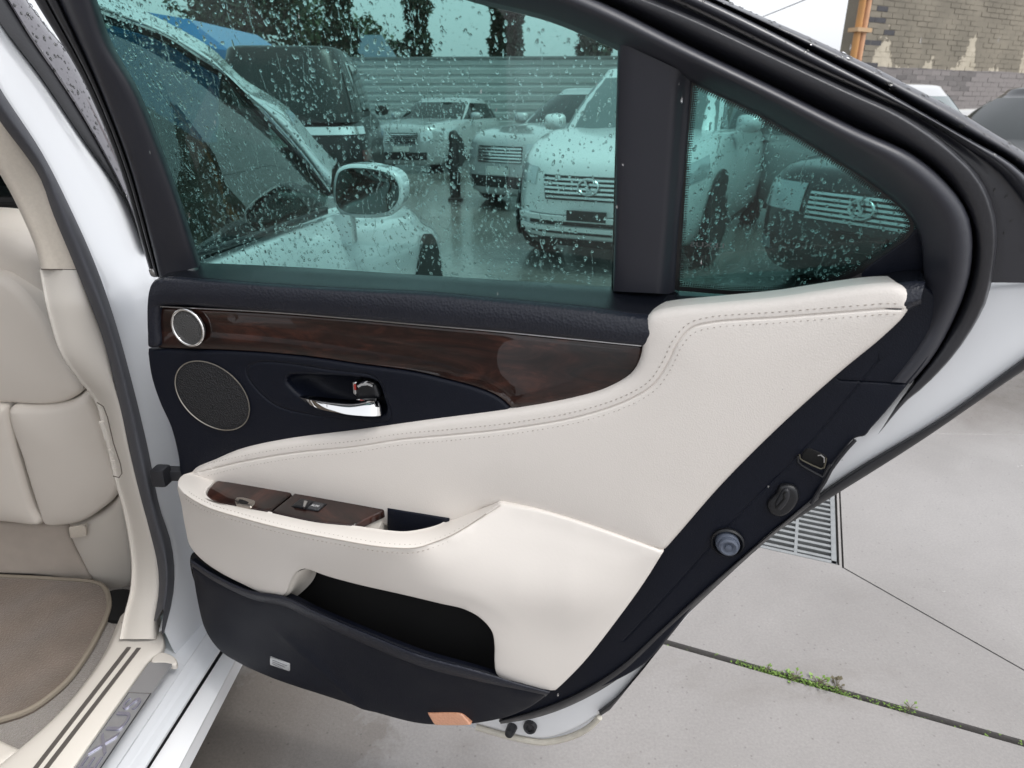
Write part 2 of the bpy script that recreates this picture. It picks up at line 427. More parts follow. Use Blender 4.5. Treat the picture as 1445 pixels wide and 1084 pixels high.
def drops(name, poly, fr, c0, sgn, n, parent, smin=.0010, smax=.0034, dens=None, seg=8):
    """rain beads on a glass face: flattened uneven domes on the side sgn*normal"""
    O, ex, ey, en = fr; lo, hi = poly.min(0), poly.max(0); P = np.zeros((0, 2))
    while len(P) < n:
        X = RNG.uniform(lo, hi, (n*3, 2)); X = X[inside(poly, X)]; d, _, _ = segdist(X, poly, np.roll(poly, -1, 0)); X = X[d > .002]
        if dens is not None: X = X[RNG.random(len(X)) < dens(X)]
        P = np.concatenate([P, X])
    P = P[:n]
    V, F = [], []
    prof = [(1, 0), (.94, .35), (.72, .72), (.38, .93)]
    ang = np.arange(seg)*2*math.pi/seg
    spec = []
    for p in P:
        s = smin + (smax-smin)*RNG.random()**4.2; a = RNG.uniform(.75, 1.05); b = RNG.uniform(.9, 1.4)
        if RNG.random() < .04: b *= RNG.uniform(1.5, 2.6); a *= .7
        spec.append((p, s, a, b, RNG.normal(0, .3)))
    for p in P[:n//60]:                                    # runs: wandering broken trails below a bead
        q = np.array(p); L = RNG.integers(5, 22); dx = 0
        for i in range(L):
            dx = dx*.7+RNG.normal(0, .0006); q = q+np.array([dx, -RNG.uniform(.0018, .0032)])
            if inside(poly, q[None])[0] and RNG.random() < .86: spec.append((q.copy(), RNG.uniform(.00035, .00062), .9, RNG.uniform(2.2, 4.2), -dx*250))
    for (p, s, a, b, t) in spec:
        ca, sa = math.cos(t), math.sin(t); hgt = s*RNG.uniform(.30, .52)
        wob = 1+RNG.normal(0, .10, seg); k = len(V)
        for (q, h) in prof:
            x = s*a*q*wob*np.cos(ang); y = s*b*q*wob*np.sin(ang); X, Y = p[0]+ca*x-sa*y, p[1]+sa*x+ca*y
            for xx, yy in zip(X, Y): V.append(O+xx*ex+yy*ey+(c0+sgn*hgt*h)*en)
        V.append(O+p[0]*ex+p[1]*ey+(c0+sgn*hgt)*en); top = len(V)-1
        for i in range(len(prof)-1):
            for j in range(seg):
                q4 = (k+i*seg+j, k+i*seg+(j+1) % seg, k+(i+1)*seg+(j+1) % seg, k+(i+1)*seg+j); F.append(q4 if sgn > 0 else q4[::-1])
        l3 = k+(len(prof)-1)*seg
        for j in range(seg):
            q3 = (l3+j, l3+(j+1) % seg, top); F.append(q3 if sgn > 0 else q3[::-1])
        cap = [k+j for j in range(seg)]; F.append(cap[::-1] if sgn > 0 else cap)
    o = mk(name, V, F, WATER, parent, 60); o['kind'] = 'stuff'; return o
def frame_poly(pts, f, fr, w=0.0, step=10):
    O, ex, ey, en = fr; Q = np.array([f(*c) for c in spline(pts, w, True, step)])-O; return np.stack([Q @ ex, Q @ ey], 1)
# ================================================================== SETTING: yard of concrete slabs
J1 = np.array([.946, -.324]); JP = np.array([.324, .946])          # along / across the open slab joint
def st(x, y): return np.array([np.dot((x, y), J1), np.dot((x, y), JP)])
def concrete_mat():
    m = bpy.data.materials.new('wet_concrete'); m.use_nodes = True; n = m.node_tree.nodes; l = m.node_tree.links
    b = n['Principled BSDF']; g = n.new('ShaderNodeNewGeometry'); b.inputs['Coat Weight'].default_value = .55; b.inputs['Coat Roughness'].default_value = .13; b.inputs['Coat IOR'].default_value = 1.4
    def noise(s, det=6, rough=.55, dist=0):
        t = n.new('ShaderNodeTexNoise'); t.inputs['Scale'].default_value = s; t.inputs['Detail'].default_value = det
        t.inputs['Roughness'].default_value = rough; t.inputs['Distortion'].default_value = dist; l.new(g.outputs['Position'], t.inputs['Vector']); return t.outputs[0]
    def ramp(src, p0, c0, p1, c1):
        r = n.new('ShaderNodeValToRGB'); e = r.color_ramp.elements; e[0].position = p0; e[0].color = (*c0, 1); e[1].position = p1; e[1].color = (*c1, 1)
        l.new(src, r.inputs[0]); return r.outputs[0]
    def mix(a, bb, f, mode='MIX'):
        x = n.new('ShaderNodeMix'); x.data_type = 'RGBA'; x.blend_type = mode
        if isinstance(f, float): x.inputs[0].default_value = f
        else: l.new(f, x.inputs[0])
        l.new(a, x.inputs[6]); l.new(bb, x.inputs[7]); return x.outputs[2]
    base = ramp(noise(1.1, 8, .6, .4), .32, (.200, .187, .178), .70, (.285, .270, .260))
    grain = ramp(noise(160, 4, .7), .3, (.72, .72, .72), .72, (1.1, 1.1, 1.1))
    c = mix(base, grain, .55, 'MULTIPLY')
    vo = n.new('ShaderNodeTexVoronoi'); vo.inputs['Scale'].default_value = 38; l.new(g.outputs['Position'], vo.inputs['Vector'])
    pit = ramp(vo.outputs['Distance'], .05, (.42, .40, .38), .13, (1, 1, 1)); c = mix(c, pit, .5, 'MULTIPLY')
    wet = ramp(noise(.75, 7, .62, .5), .52, (0, 0, 0), .66, (1, 1, 1))
    # the damp stain left under the open door and the sill
    vd = n.new('ShaderNodeVectorMath'); vd.operation = 'DISTANCE'; l.new(g.outputs['Position'], vd.inputs[0]); vd.inputs[1].default_value = (*Hm(350, 1060, 0)[:2], 0)
    m1 = n.new('ShaderNodeMath'); m1.operation = 'MULTIPLY_ADD'; l.new(noise(4.5, 7, .65, .3), m1.inputs[0]); m1.inputs[1].default_value = .55; l.new(vd.outputs['Value'], m1.inputs[2])
    m2_ = n.new('ShaderNodeMapRange'); l.new(m1.outputs[0], m2_.inputs[0]); m2_.inputs[1].default_value = .50; m2_.inputs[2].default_value = .56; m2_.inputs[3].default_value = 1; m2_.inputs[4].default_value = 0
    mm = n.new('ShaderNodeMath'); mm.operation = 'MAXIMUM'; l.new(wet, mm.inputs[0]); l.new(m2_.outputs[0], mm.inputs[1]); wet = mm.outputs[0]
    dk = mix(c, ramp(noise(3, 4), .3, (.64, .60, .56), .7, (.78, .75, .71)), 1.0, 'MULTIPLY')
    c2 = mix(c, dk, wet); l.new(c2, b.inputs['Base Color'])
    rr = n.new('ShaderNodeMapRange'); l.new(wet, rr.inputs[0]); rr.inputs[3].default_value = .27; rr.inputs[4].default_value = .13
    r2 = n.new('ShaderNodeMath'); r2.operation = 'MULTIPLY_ADD'; l.new(noise(14, 6, .7), r2.inputs[0]); r2.inputs[1].default_value = .24; 
    r3 = n.new('ShaderNodeMath'); r3.operation = 'SUBTRACT'; l.new(rr.outputs[0], r3.inputs[0]); r3.inputs[1].default_value = .16; l.new(r3.outputs[0], r2.inputs[2])
    l.new(r2.outputs[0], b.inputs['Roughness'])
    bp = n.new('ShaderNodeBump'); bp.inputs['Strength'].default_value = .35; bp.inputs['Distance'].default_value = .003; l.new(noise(120, 5, .7), bp.inputs['Height'])
    l.new(bp.outputs[0], b.inputs['Normal']); return m
CONC = concrete_mat()
SOIL = mat('joint_soil', (.007, .0065, .005), .95, bump=('noise', 80), bump_s=.5, var=.4, var_s=25)
gv, gf = [(-700, -700, -.035), (700, -700, -.035), (700, 900, -.035), (-700, 900, -.035)], [(0, 1, 2, 3)]
ground = tag(mk('ground', gv, gf, mat('outer_ground', (.16, .15, .14), .55, var=.25, var_s=.4), None, 0), kind='structure')

def clip(poly, p, d, side, gap):
    """keep the part of a convex polygon on one side of a line, gap metres back from it"""
    nrm = np.array([-d[1], d[0]])*side; res = []
    for i in range(len(poly)):
        a, b = np.array(poly[i]), np.array(poly[(i+1) % len(poly)]); da, db = np.dot(a-p, nrm)-gap, np.dot(b-p, nrm)-gap
        if da >= 0: res.append(a)
        if da*db < 0: res.append(a+(b-a)*da/(da-db))
    return res
def stw(s, t): return J1*s+JP*t
jt = st(.28, 1.37)[1]
gs, gt = st(.842, 1.722)                                             # near right corner of the drain grate
GW, GD = .46, .62
big = [stw(-30, -14), stw(30, -14), stw(30, 42), stw(-30, 42)]
near = clip(big, stw(0, jt), J1, -1, .009); far = clip(big, stw(0, jt), J1, 1, .009)
c2 = stw(gs+.012, gt-.012); dg = np.array([.29, -.38]); dg = dg/np.linalg.norm(dg)
c2t = (gs+.014, gt-.014); dst = np.array([np.dot(dg, J1), np.dot(dg, JP)]); kq = (jt+.009-c2t[1])/dst[1]; pj = c2t[0]+dst[0]*kq; gp = .0042
left_t = [stw(-30, jt+.009), stw(pj-gp, jt+.009), stw(c2t[0]-gp*.3, c2t[1]-gp*.3), stw(c2t[0]-gp*.3, 42), stw(-30, 42)]
fr_ = [stw(pj+gp, jt+.009), stw(30, jt+.009), stw(30, 42), stw(c2t[0]+gp, 42), stw(c2t[0]+gp, c2t[1]+gp*.4)]
fr1 = clip(fr_, np.array(Hm(1255, 612, 0)[:2]), np.array([1, .05]), 1, .0018); fr2 = clip(fr_, np.array(Hm(1255, 612, 0)[:2]), np.array([1, .05]), -1, .0018)
def slab(poly, hole=None):
    """a cast slab with an arrised edge; hole: quad cut out of it"""
    P = np.array(poly); V, F = [], []
    if hole is None and len(poly) < 5:
        n = len(P); c = P.mean(0)
        for k, (z, q) in enumerate(((-.05, 0), (-.004, 0), (0, .004))):
            for p in P: dv = c-p; V.append((*(p+dv/np.linalg.norm(dv)*q*1.4), z))
        for k in range(2):
            for i in range(n): F.append((k*n+i, k*n+(i+1) % n, (k+1)*n+(i+1) % n, (k+1)*n+i))
        F.append([2*n+i for i in range(n)])
    else:
        H = np.array(hole if hole is not None else [(900, 900), (901, 900), (901, 901)]); n, hn = len(P), len(H); pts = [Vector(p) for p in np.concatenate([P, H]).tolist()]
        E = [(i, (i+1) % n) for i in range(n)]+[(n+i, n+(i+1) % hn) for i in range(hn)]
        vo, _, fo, _, _, _ = delaunay_2d_cdt(pts, E, [], 0, 1e-6); Q = np.array([(v[0], v[1]) for v in vo]); V = [(q[0], q[1], 0) for q in Q]
        for t in fo:
            cc = Q[list(t)].mean(0)[None]
            if inside(P, cc)[0] and not inside(H, cc)[0]: F.append(list(t))
        for L in ((P, H) if hole is not None else (P,)):
            s0 = len(V); m_ = len(L)
            for p in L: V += [(p[0], p[1], 0), (p[0], p[1], -.05)]
            for i in range(m_): a, b = s0+2*i, s0+2*((i+1) % m_); F.append((a, a+1, b+1, b))
    return mk('concrete_slab', V, F, CONC, ground, 0)
gh = [stw(gs+.006, gt-.006), stw(gs+.006, gt+GD+.006), stw(gs-GW-.006, gt+GD+.006), stw(gs-GW-.006, gt-.006)]
slab(near)
v, f = box_vf((*stw(0, jt), -.028), (60, .05, .012), [(J1[0], J1[1], 0), (JP[0], JP[1], 0), (0, 0, 1)]); mk('joint_soil', v, f, SOIL, ground, 0)
# the slab to the left of the saw cut holds the drain opening: its outline runs round the opening where the cut reaches it
slab(left_t, gh); slab(fr1); slab(fr2)
JF = mat('joint_filler', (.085, .083, .085), .7)
for a, b in ((stw(*c2t), stw(pj, jt)), (Hm(1100, 620, 0)[:2], Hm(1700, 590, 0)[:2])):
    a, b = np.array(a), np.array(b); d = (b-a)/np.linalg.norm(b-a); v, f = box_vf((*((a+b)/2), -.012), (np.linalg.norm(b-a), .02, .018), [(d[0], d[1], 0), (-d[1], d[0], 0), (0, 0, 1)]); mk('joint_filler', v, f, JF, ground, 0)

# drain grate
gr = empty('drain_grate', (*stw(gs-GW/2, gt+GD/2), 0), 0, 'galvanised drain grate of flat bars let into the wet concrete behind the open door', 'drain grate')
def flat(s0, t0, s1, t1, wd, z0, z1):
    a, b = stw(s0, t0), stw(s1, t1); d = (b-a)/np.linalg.norm(b-a); c = (a+b)/2
    return box_vf((*c, (z0+z1)/2), (np.linalg.norm(b-a), wd, z1-z0), [(d[0], d[1], 0), (-d[1], d[0], 0), (0, 0, 1)])
GB = mat('grate_zinc', (.26, .27, .275), .45, metal=.5, var=.18, var_s=40, rvar=.1)
V, F = [], []
for q in ((gs-.008, gt, gs-.008, gt+GD), (gs-GW+.008, gt, gs-GW+.008, gt+GD), (gs-GW, gt+.006, gs, gt+.006), (gs-GW, gt+GD-.006, gs, gt+GD-.006)):
    v, f = flat(*q, .014, -.03, -.002); k = len(V); V += v; F += [tuple(i+k for i in t) for t in f]
mk('frame', V, F, GB, gr, 0)
for i in range(19):
    v, f = flat(gs-GW+.015, gt+.03+i*.0315, gs-.015, gt+.03+i*.0315, .013, -.028, -.004); mk('bar', v, f, GB, gr, 0)
for i in range(4):
    v, f = flat(gs-.115*(i+1)+.0, gt+.01, gs-.115*(i+1), gt+GD-.01, .009, -.018, -.0028); mk('cross_bar', v, f, GB, gr, 0)
v, f = flat(gs-GW/2, gt, gs-GW/2, gt+GD, GW, -.034, -.030); mk('sump', v, f, mat('drain_silt', (.075, .075, .045), .35, var=.4, var_s=30), gr, 0)

# moss and weeds in the open joint
LEAF = [mat('weed_leaf', (.16, .27, .05), .5, var=.3, var_s=60), mat('moss', (.10, .17, .03), .9, var=.4, var_s=90), mat('dry_stem', (.10, .085, .05), .8)]
V, F = [], []
for i in range(760):
    s_ = (RNG.beta(2.5, 2.5)*.34+.13) if i < 620 else (RNG.uniform(-.1, 1.1) if i % 3 else RNG.normal(.50, .02)); p = stw(st(.30, 1.37)[0]+s_, jt+RNG.normal(0, .0045)); r = RNG.uniform(.0012, .004); a = RNG.uniform(0, 6.3); z = RNG.uniform(-.012, .0035)
    k = len(V); V += [(p[0]+r*math.cos(a+q), p[1]+r*math.sin(a+q), z+RNG.uniform(0, .003)) for q in (0, 2.1, 4.2)]; F.append((k, k+1, k+2))
tag(mk('moss', V, F, LEAF[1], None, 0), 'green moss growing in the open joint between two concrete slabs', 'moss', kind='stuff')
def weed(px, py, size, n, lab, mt=0):
    c = Hm(px, py, 0); V, F = [], []; e = empty('weed', c, 0, lab, 'weed', 'weeds in the slab joint'); SV, SF = [], []
    for i in range(n):
        a = RNG.uniform(0, 6.283); L = size*RNG.uniform(.35, 1); lift = RNG.uniform(.1, .8); d = np.array([math.cos(a), math.sin(a), lift]); d /= np.linalg.norm(d)
        tip = np.array(c)+d*L; v, f = tube(None, [np.array(c), np.array(c)+d*L*.5+np.array([0, 0, .002]), tip], .0006, None, seg=4); k = len(SV); SV += v; SF += [tuple(q+k for q in t) for t in f]
        side = np.cross(d, [0, 0, 1]); side /= np.linalg.norm(side); w = L*.26; nn = np.cross(side, d); k = len(V)
        V += [tip-d*L*.25, tip+side*w*.7, tip+d*L*.2+nn*.001, tip-side*w*.7]; F += [(k, k+1, k+2, k+3)]
    mk('leaves', V, F, LEAF[mt], e, 0); mk('stems', SV, SF, LEAF[2], e, 0)
weed(1082, 946, .018, 9, 'smallest tuft of weed in the joint, nearest the open door')
weed(1122, 957, .024, 18, 'bright green round-leaved weed in the slab joint, left of the widest tuft')
weed(1155, 965, .027, 22, 'widest tuft of green weed in the middle of the slab joint')
weed(1180, 972, .030, 16, 'brown dried weed sprawling out of the joint beside the widest green tuft', 2)
weed(1284, 1000, .022, 12, 'lone sprig of weed farthest right along the slab joint')

# ================================================================== brick wall at the right
WD = np.array([math.sin(R_(56)), math.cos(R_(56)), 0]); WN = np.array([WD[1], -WD[0], 0])       # along the wall / out of it
WP = on_plane((1205, 100), np.array([0, 10.7, 0.]), np.array([0, 1., 0])); WP[2] = 0
if np.dot(WN, CAM-WP) < 0: WN = -WN
bw = empty('brick_wall', (WP[0], WP[1], 0), 0, 'grey brick wall with khaki paint worn off above its bare lower courses', 'brick wall')
def brick_mat():
    m = bpy.data.materials.new('painted_brick'); m.use_nodes = True; n = m.node_tree.nodes; l = m.node_tree.links; b = n['Principled BSDF']; b.inputs['Roughness'].default_value = .8
    g = n.new('ShaderNodeNewGeometry'); oi = n.new('ShaderNodeObjectInfo'); sx = n.new('ShaderNodeSeparateXYZ'); l.new(g.outputs['Position'], sx.inputs[0])
    def nz(s, d=5, z=1):
        mp = n.new('ShaderNodeMapping'); mp.inputs['Scale'].default_value = (1, 1, z); l.new(g.outputs['Position'], mp.inputs[0])
        t = n.new('ShaderNodeTexNoise'); t.inputs['Scale'].default_value = s; t.inputs['Detail'].default_value = d; l.new(mp.outputs[0], t.inputs['Vector']); return t.outputs[0]
    def rp(s, *st_):
        r = n.new('ShaderNodeValToRGB'); e = r.color_ramp.elements; e[0].position, e[0].color = st_[0][0], (*st_[0][1], 1); e[1].position, e[1].color = st_[1][0], (*st_[1][1], 1); l.new(s, r.inputs[0]); return r.outputs[0]
    def mx(a, c, f, mode='MIX'):
        x = n.new('ShaderNodeMix'); x.data_type = 'RGBA'; x.blend_type = mode
        if isinstance(f, float): x.inputs[0].default_value = f
        else: l.new(f, x.inputs[0])
        l.new(a, x.inputs[6]); l.new(c, x.inputs[7]); return x.outputs[2]
    bare = rp(oi.outputs['Random'], (0, (.12, .112, .11)), (1, (.235, .215, .21)))
    paint = rp(nz(2.2, 6), (.3, (.165, .148, .116)), (.7, (.24, .214, .168)))
    lime = rp(nz(5, 4), (.3, (.38, .34, .265)), (.7, (.50, .45, .36)))
    def m2(op, a, bb):
        q = n.new('ShaderNodeMath'); q.operation = op
        for i, v in enumerate((a, bb)):
            if isinstance(v, (int, float)): q.inputs[i].default_value = v
            else: l.new(v, q.inputs[i])
        return q.outputs[0]
    z = sx.outputs[2]
    hz = m2('ADD', z, m2('MULTIPLY', nz(1.2, 3), .06))
    up = m2('GREATER_THAN', hz, 1.80)
    peel = m2('MULTIPLY', m2('GREATER_THAN', m2('ADD', m2('ADD', nz(1.5, 9, .30), m2('MULTIPLY', nz(9, 4, 1.6), .22)), m2('MULTIPLY', m2('SUBTRACT', 2.25, z), .30)), .75), up)
    c = mx(bare, paint, up); c = mx(c, lime, peel); c = mx(c, rp(nz(60, 3), (.2, (.75,)*3), (.8, (1.1,)*3)), .6, 'MULTIPLY'); l.new(c, b.inputs['Base Color'])
    bp = n.new('ShaderNodeBump'); bp.inputs['Strength'].default_value = .4; bp.inputs['Distance'].default_value = .004; l.new(nz(90, 4), bp.inputs['Height']); l.new(bp.outputs[0], b.inputs['Normal']); return m
BRK = brick_mat(); BRKD = mat('bare_dark_brick', (.055, .055, .062), .85, var=.3, var_s=30)
MORT = BRK
WL, WH = 16.0, 4.6; BLN, BHT, JT = .245, .070, .010
def wpt(s, z, o=0): return np.array([WP[0], WP[1], 0])+WD*s+WN*o+ZV*z
v, f = box_vf(wpt(WL/2+.02, WH/2-.05, -.1385), (WL, .30, WH+.1), [WD, WN, ZV]); mk('mortar_core', v, f, BRK, bw, 0)
bmesh_data = {}
def brick_me(L, m):
    key = (round(L, 3), m.name)
    if key not in bmesh_data:
        v, f = box_vf((0, 0, 0), (L, .03, BHT-JT), [WD, WN, ZV]); me = bpy.data.meshes.new('brick'); me.from_pydata([tuple(q) for q in v], [], f); me.materials.append(m); bmesh_data[key] = me
    return bmesh_data[key]
rest_V, rest_F = [], []; nb_ = 0
spots = []
for r in range(int(WH/BHT)):
    z = r*BHT+BHT/2; s = 0.0 if r % 2 else -BLN/2
    while s < WL:
        L = BLN-JT; s0 = max(s, 0); Lr = s+L-s0
        if Lr > .05:
            c = wpt(s0+Lr/2, z, 0); dd = CR.T @ (c-CAM); px = PW/2+FPX*dd[0]/dd[2]; py = PH/2-FPX*dd[1]/dd[2]
            vis = 1190 < px < 1470 and -10 < py < 190 and py < 60+(px-1150)*.62+10
            spots.append((0 if vis else 1, dd[2], c, Lr, s0, r))
        s += BLN
spots.sort(key=lambda q: (q[0], q[1]))
for i, (vis, _, c, Lr, s0, r) in enumerate(spots):
    end = s0 < .02; m = BRKD if (end and r % 2 == 0) or (s0 < .30 and r % 4 == 1) or (s0 < .5 and (r*7+int(s0*9)) % 13 == 0) else BRK
    if i < 290:
        o = bpy.data.objects.new('brick', brick_me(Lr, m)); COL.objects.link(o); o.parent = bw
        o.location = c-np.array([WP[0], WP[1], 0])+WN*RNG.uniform(-.003, .004)
    else:
        v, f = box_vf(c+WN*RNG.uniform(-.003, .004), (Lr, .03, BHT-JT), [WD, WN, ZV]); k = len(rest_V); rest_V += v; rest_F += [tuple(q+k for q in t) for t in f]
tag(mk('further_bricks', rest_V, rest_F, BRK, bw, 0), kind='stuff')
# orange pipes on the wall's end
pe = empty('orange_pipe', wpt(-.10, 0, .02), 0, 'pair of rusty orange pipes standing at the end of the brick wall', 'pipe')
ORG = mat('orange_paint', (.44, .22, .075), .6, var=.2, var_s=9, rvar=.1); SAL = mat('salmon_primer', (.55, .30, .17), .6, var=.3, var_s=6)
tube('pipe', [wpt(-.15, 0, .06), wpt(-.15, 2.4, .06), wpt(-.15, 4.6, .06)], .044, ORG, pe, 14)
tube('pipe', [wpt(-.03, 0, .06), wpt(-.03, 2.4, .06), wpt(-.03, 4.6, .06)], .042, SAL, pe, 14)
for z in (1.0, 2.2, 2.62, 3.5): v, f = box_vf(wpt(-.09, z, .05), (.30, .15, .05), [WD, WN, ZV]); mk('bracket', v, f, mat('bracket_rust', (.45, .30, .17), .6), pe, 0)
wa = wpt(-.2, 2.83, .05)
tag(tube('cable', [wa+(np.array([7., 62, 5.0])-wa)*q+ZV*(-.5*q*(1-q)) for q in np.linspace(0, 1, 14)], .010, mat('cable_grey', (.25, .25, .27), .5), None, 6),
    'thin grey cable slung from the orange pipes across the sky', 'cable')

# ================================================================== corrugated fence, trees and roofs seen through the door window
FY = 19.5
SHEET = mat('fence_sheet', (.40, .42, .415), .5, var=.10, var_s=1.5, rvar=.1)
fe = empty('metal_fence', (-1.5, FY, 0), 0, 'pale grey fence of long horizontal ribbed sheets across the far side of the yard', 'fence')
FT_ = 2.42
for i in range(11):
    z0 = .06+i*.213; prof = [(0, 0), (.03, .0), (.05, .018), (.165, .018), (.19, 0), (.21, 0)]
    V = []; F = []
    for x in (-8.2, 9.5):
        for (dz, dy) in prof: V.append((x, FY-dy, z0+dz))
        for (dz, dy) in prof[::-1]: V.append((x, FY-dy+.006, z0+dz))
    n_ = len(prof)*2
    for k in range(n_): F.append((k, (k+1) % n_, n_+(k+1) % n_, n_+k))
    mk('ribbed_sheet', V, F, SHEET, fe, 0)
for x in np.arange(-8, 9.6, 2.5): v, f = box_vf((x, FY+.06, 1.2), (.08, .08, 2.4)); mk('post', v, f, STEEL, fe, 0)
v, f = box_vf((.65, FY, FT_), (17.8, .09, .05)); mk('capping', v, f, mat('fence_cap', (.22, .23, .23), .5), fe, 0)

FOL = [mat('foliage_dark', (.022, .040, .020), .6, var=.5, var_s=1.2), mat('foliage_mid', (.045, .070, .030), .6, var=.5, var_s=1.5)]
BARK = mat('bark', (.06, .045, .035), .9, bump=('noise', 30), bump_s=.6)
def tree(name, px, Y, h, w, lab, cat, grp, cyp=True, mt=0, nleaf=2600, base_h=0):
    x = on_plane((px, 80), np.array([0, Y, 0.]), np.array([0, 1., 0]))[0]; e = empty(name, (x, Y, 0), 0, lab, cat, grp)
    tube('trunk', [(x, Y, 0), (x+.05, Y, h*.5), (x, Y, h*.93)], [.16, .1, .03], BARK, e, 8)
    n = nleaf; t = RNG.random(n)
    if cyp:
        zz = .35+t*(h-.35); rr = w*.5*np.clip(np.minimum(1, (zz)/(.9))*np.minimum(1, (h-zz)/(h*.45))**.6, .1, 1)*(.82+.3*np.sin(zz*5.1+px)*np.sin(zz*2.3))
        a = RNG.uniform(0, 6.283, n); q = RNG.random(n)**.45*rr; P = np.stack([x+q*np.cos(a), Y+q*np.sin(a), zz], 1); sz = .13
    else:
        cl = [(RNG.normal(0, w*.28), RNG.normal(0, w*.2), RNG.uniform(h*.42, h*.92), RNG.uniform(.16, .30)*w) for _ in range(16)]
        for c_ in cl[:6]: 
            v, f = tube(None, [(x, Y, h*.35), (x+c_[0]*.5, Y+c_[1]*.5, (h*.35+c_[2])/2+.2), (x+c_[0], Y+c_[1], c_[2])], [.07, .05, .02], None, seg=5); mk('limb', v, f, BARK, e, 40)
        k = RNG.integers(0, 16, n); C_ = np.array(cl)[k]; d = RNG.normal(0, 1, (n, 3)); d /= np.linalg.norm(d, axis=1)[:, None]
        P = np.stack([x+C_[:, 0], Y+C_[:, 1], C_[:, 2]], 1)+d*(C_[:, 3]*RNG.random(n)**.5)[:, None]; sz = .12
    V = np.zeros((n, 4, 3)); u = RNG.normal(0, 1, (n, 3)); u /= np.linalg.norm(u, axis=1)[:, None]; vv = np.cross(u, RNG.normal(0, 1, (n, 3))); vv /= np.linalg.norm(vv, axis=1)[:, None]
    s = sz*RNG.uniform(.6, 1.5, n)[:, None]
    V[:, 0] = P-u*s; V[:, 1] = P+vv*s*.5; V[:, 2] = P+u*s; V[:, 3] = P-vv*s*.5
    mk('crown', V.reshape(-1, 3), np.arange(n*4).reshape(n, 4), FOL[mt], e, 0)
cy = 'dark narrow conifers behind the ribbed fence'
for k, (px, Y, w, lab) in enumerate(((482, 21.5, 1.05, 'narrow dark conifer farthest left behind the ribbed fence'), (591, 21, .85, 'slim dark conifer standing alone behind the middle of the ribbed fence'),
    (703, 22, .5, 'thinner of two conifers close together behind the ribbed fence'), (724, 21.2, .62, 'thicker of two conifers close together behind the ribbed fence'), (838, 21, 1.15, 'broad dark conifer behind the fence above the white SUV'), (1000, 23, 1.1, 'dark conifer seen past the window divider at the right'))):
    tree('conifer_tree', px, Y, 6.2, w, lab, 'tree', cy, True, 0, 5200)
for k, (px, Y, w, h, lab, m_) in enumerate(((330, 26, 4.6, 5.6, 'bushy dark tree above the blue truck', 0), (425, 28, 4.4, 6.2, 'tall loose tree behind the black van', 1), (520, 30, 2.2, 3.9, 'short round tree behind the fence beside the left conifer', 0))):
    tree('broadleaf_tree', px, Y, h, w, lab, 'tree', 'bushy trees behind the yard', False, m_, 5200)
# low house with a bluish roof behind the fence
hx = on_plane((512, 60), np.array([0, 25, 0.]), np.array([0, 1., 0]))[0]
ho = empty('shed', (hx, 25, 0), 0, 'small shed with a blue-grey pitched roof peeping over the ribbed fence', 'shed')
v, f = box_vf((hx, 25, 1.3), (1.7, 1.7, 2.6)); mk('wall', v, f, mat('shed_wall', (.35, .36, .36), .8), ho, 0)
V = [(hx+a*1.1, 25+b*1.0, z) for a, b, z in ((-1, -1, 2.55), (1, -1, 2.55), (1, 1, 2.55), (-1, 1, 2.55), (-.6, 0, 3.45), (.6, 0, 3.45))]
mk('roof', V, [(0, 1, 5, 4), (1, 2, 5), (2, 3, 4, 5), (3, 0, 4), (3, 2, 1, 0)], mat('blue_roof', (.10, .15, .20), .5, var=.15, var_s=3), ho, 0)
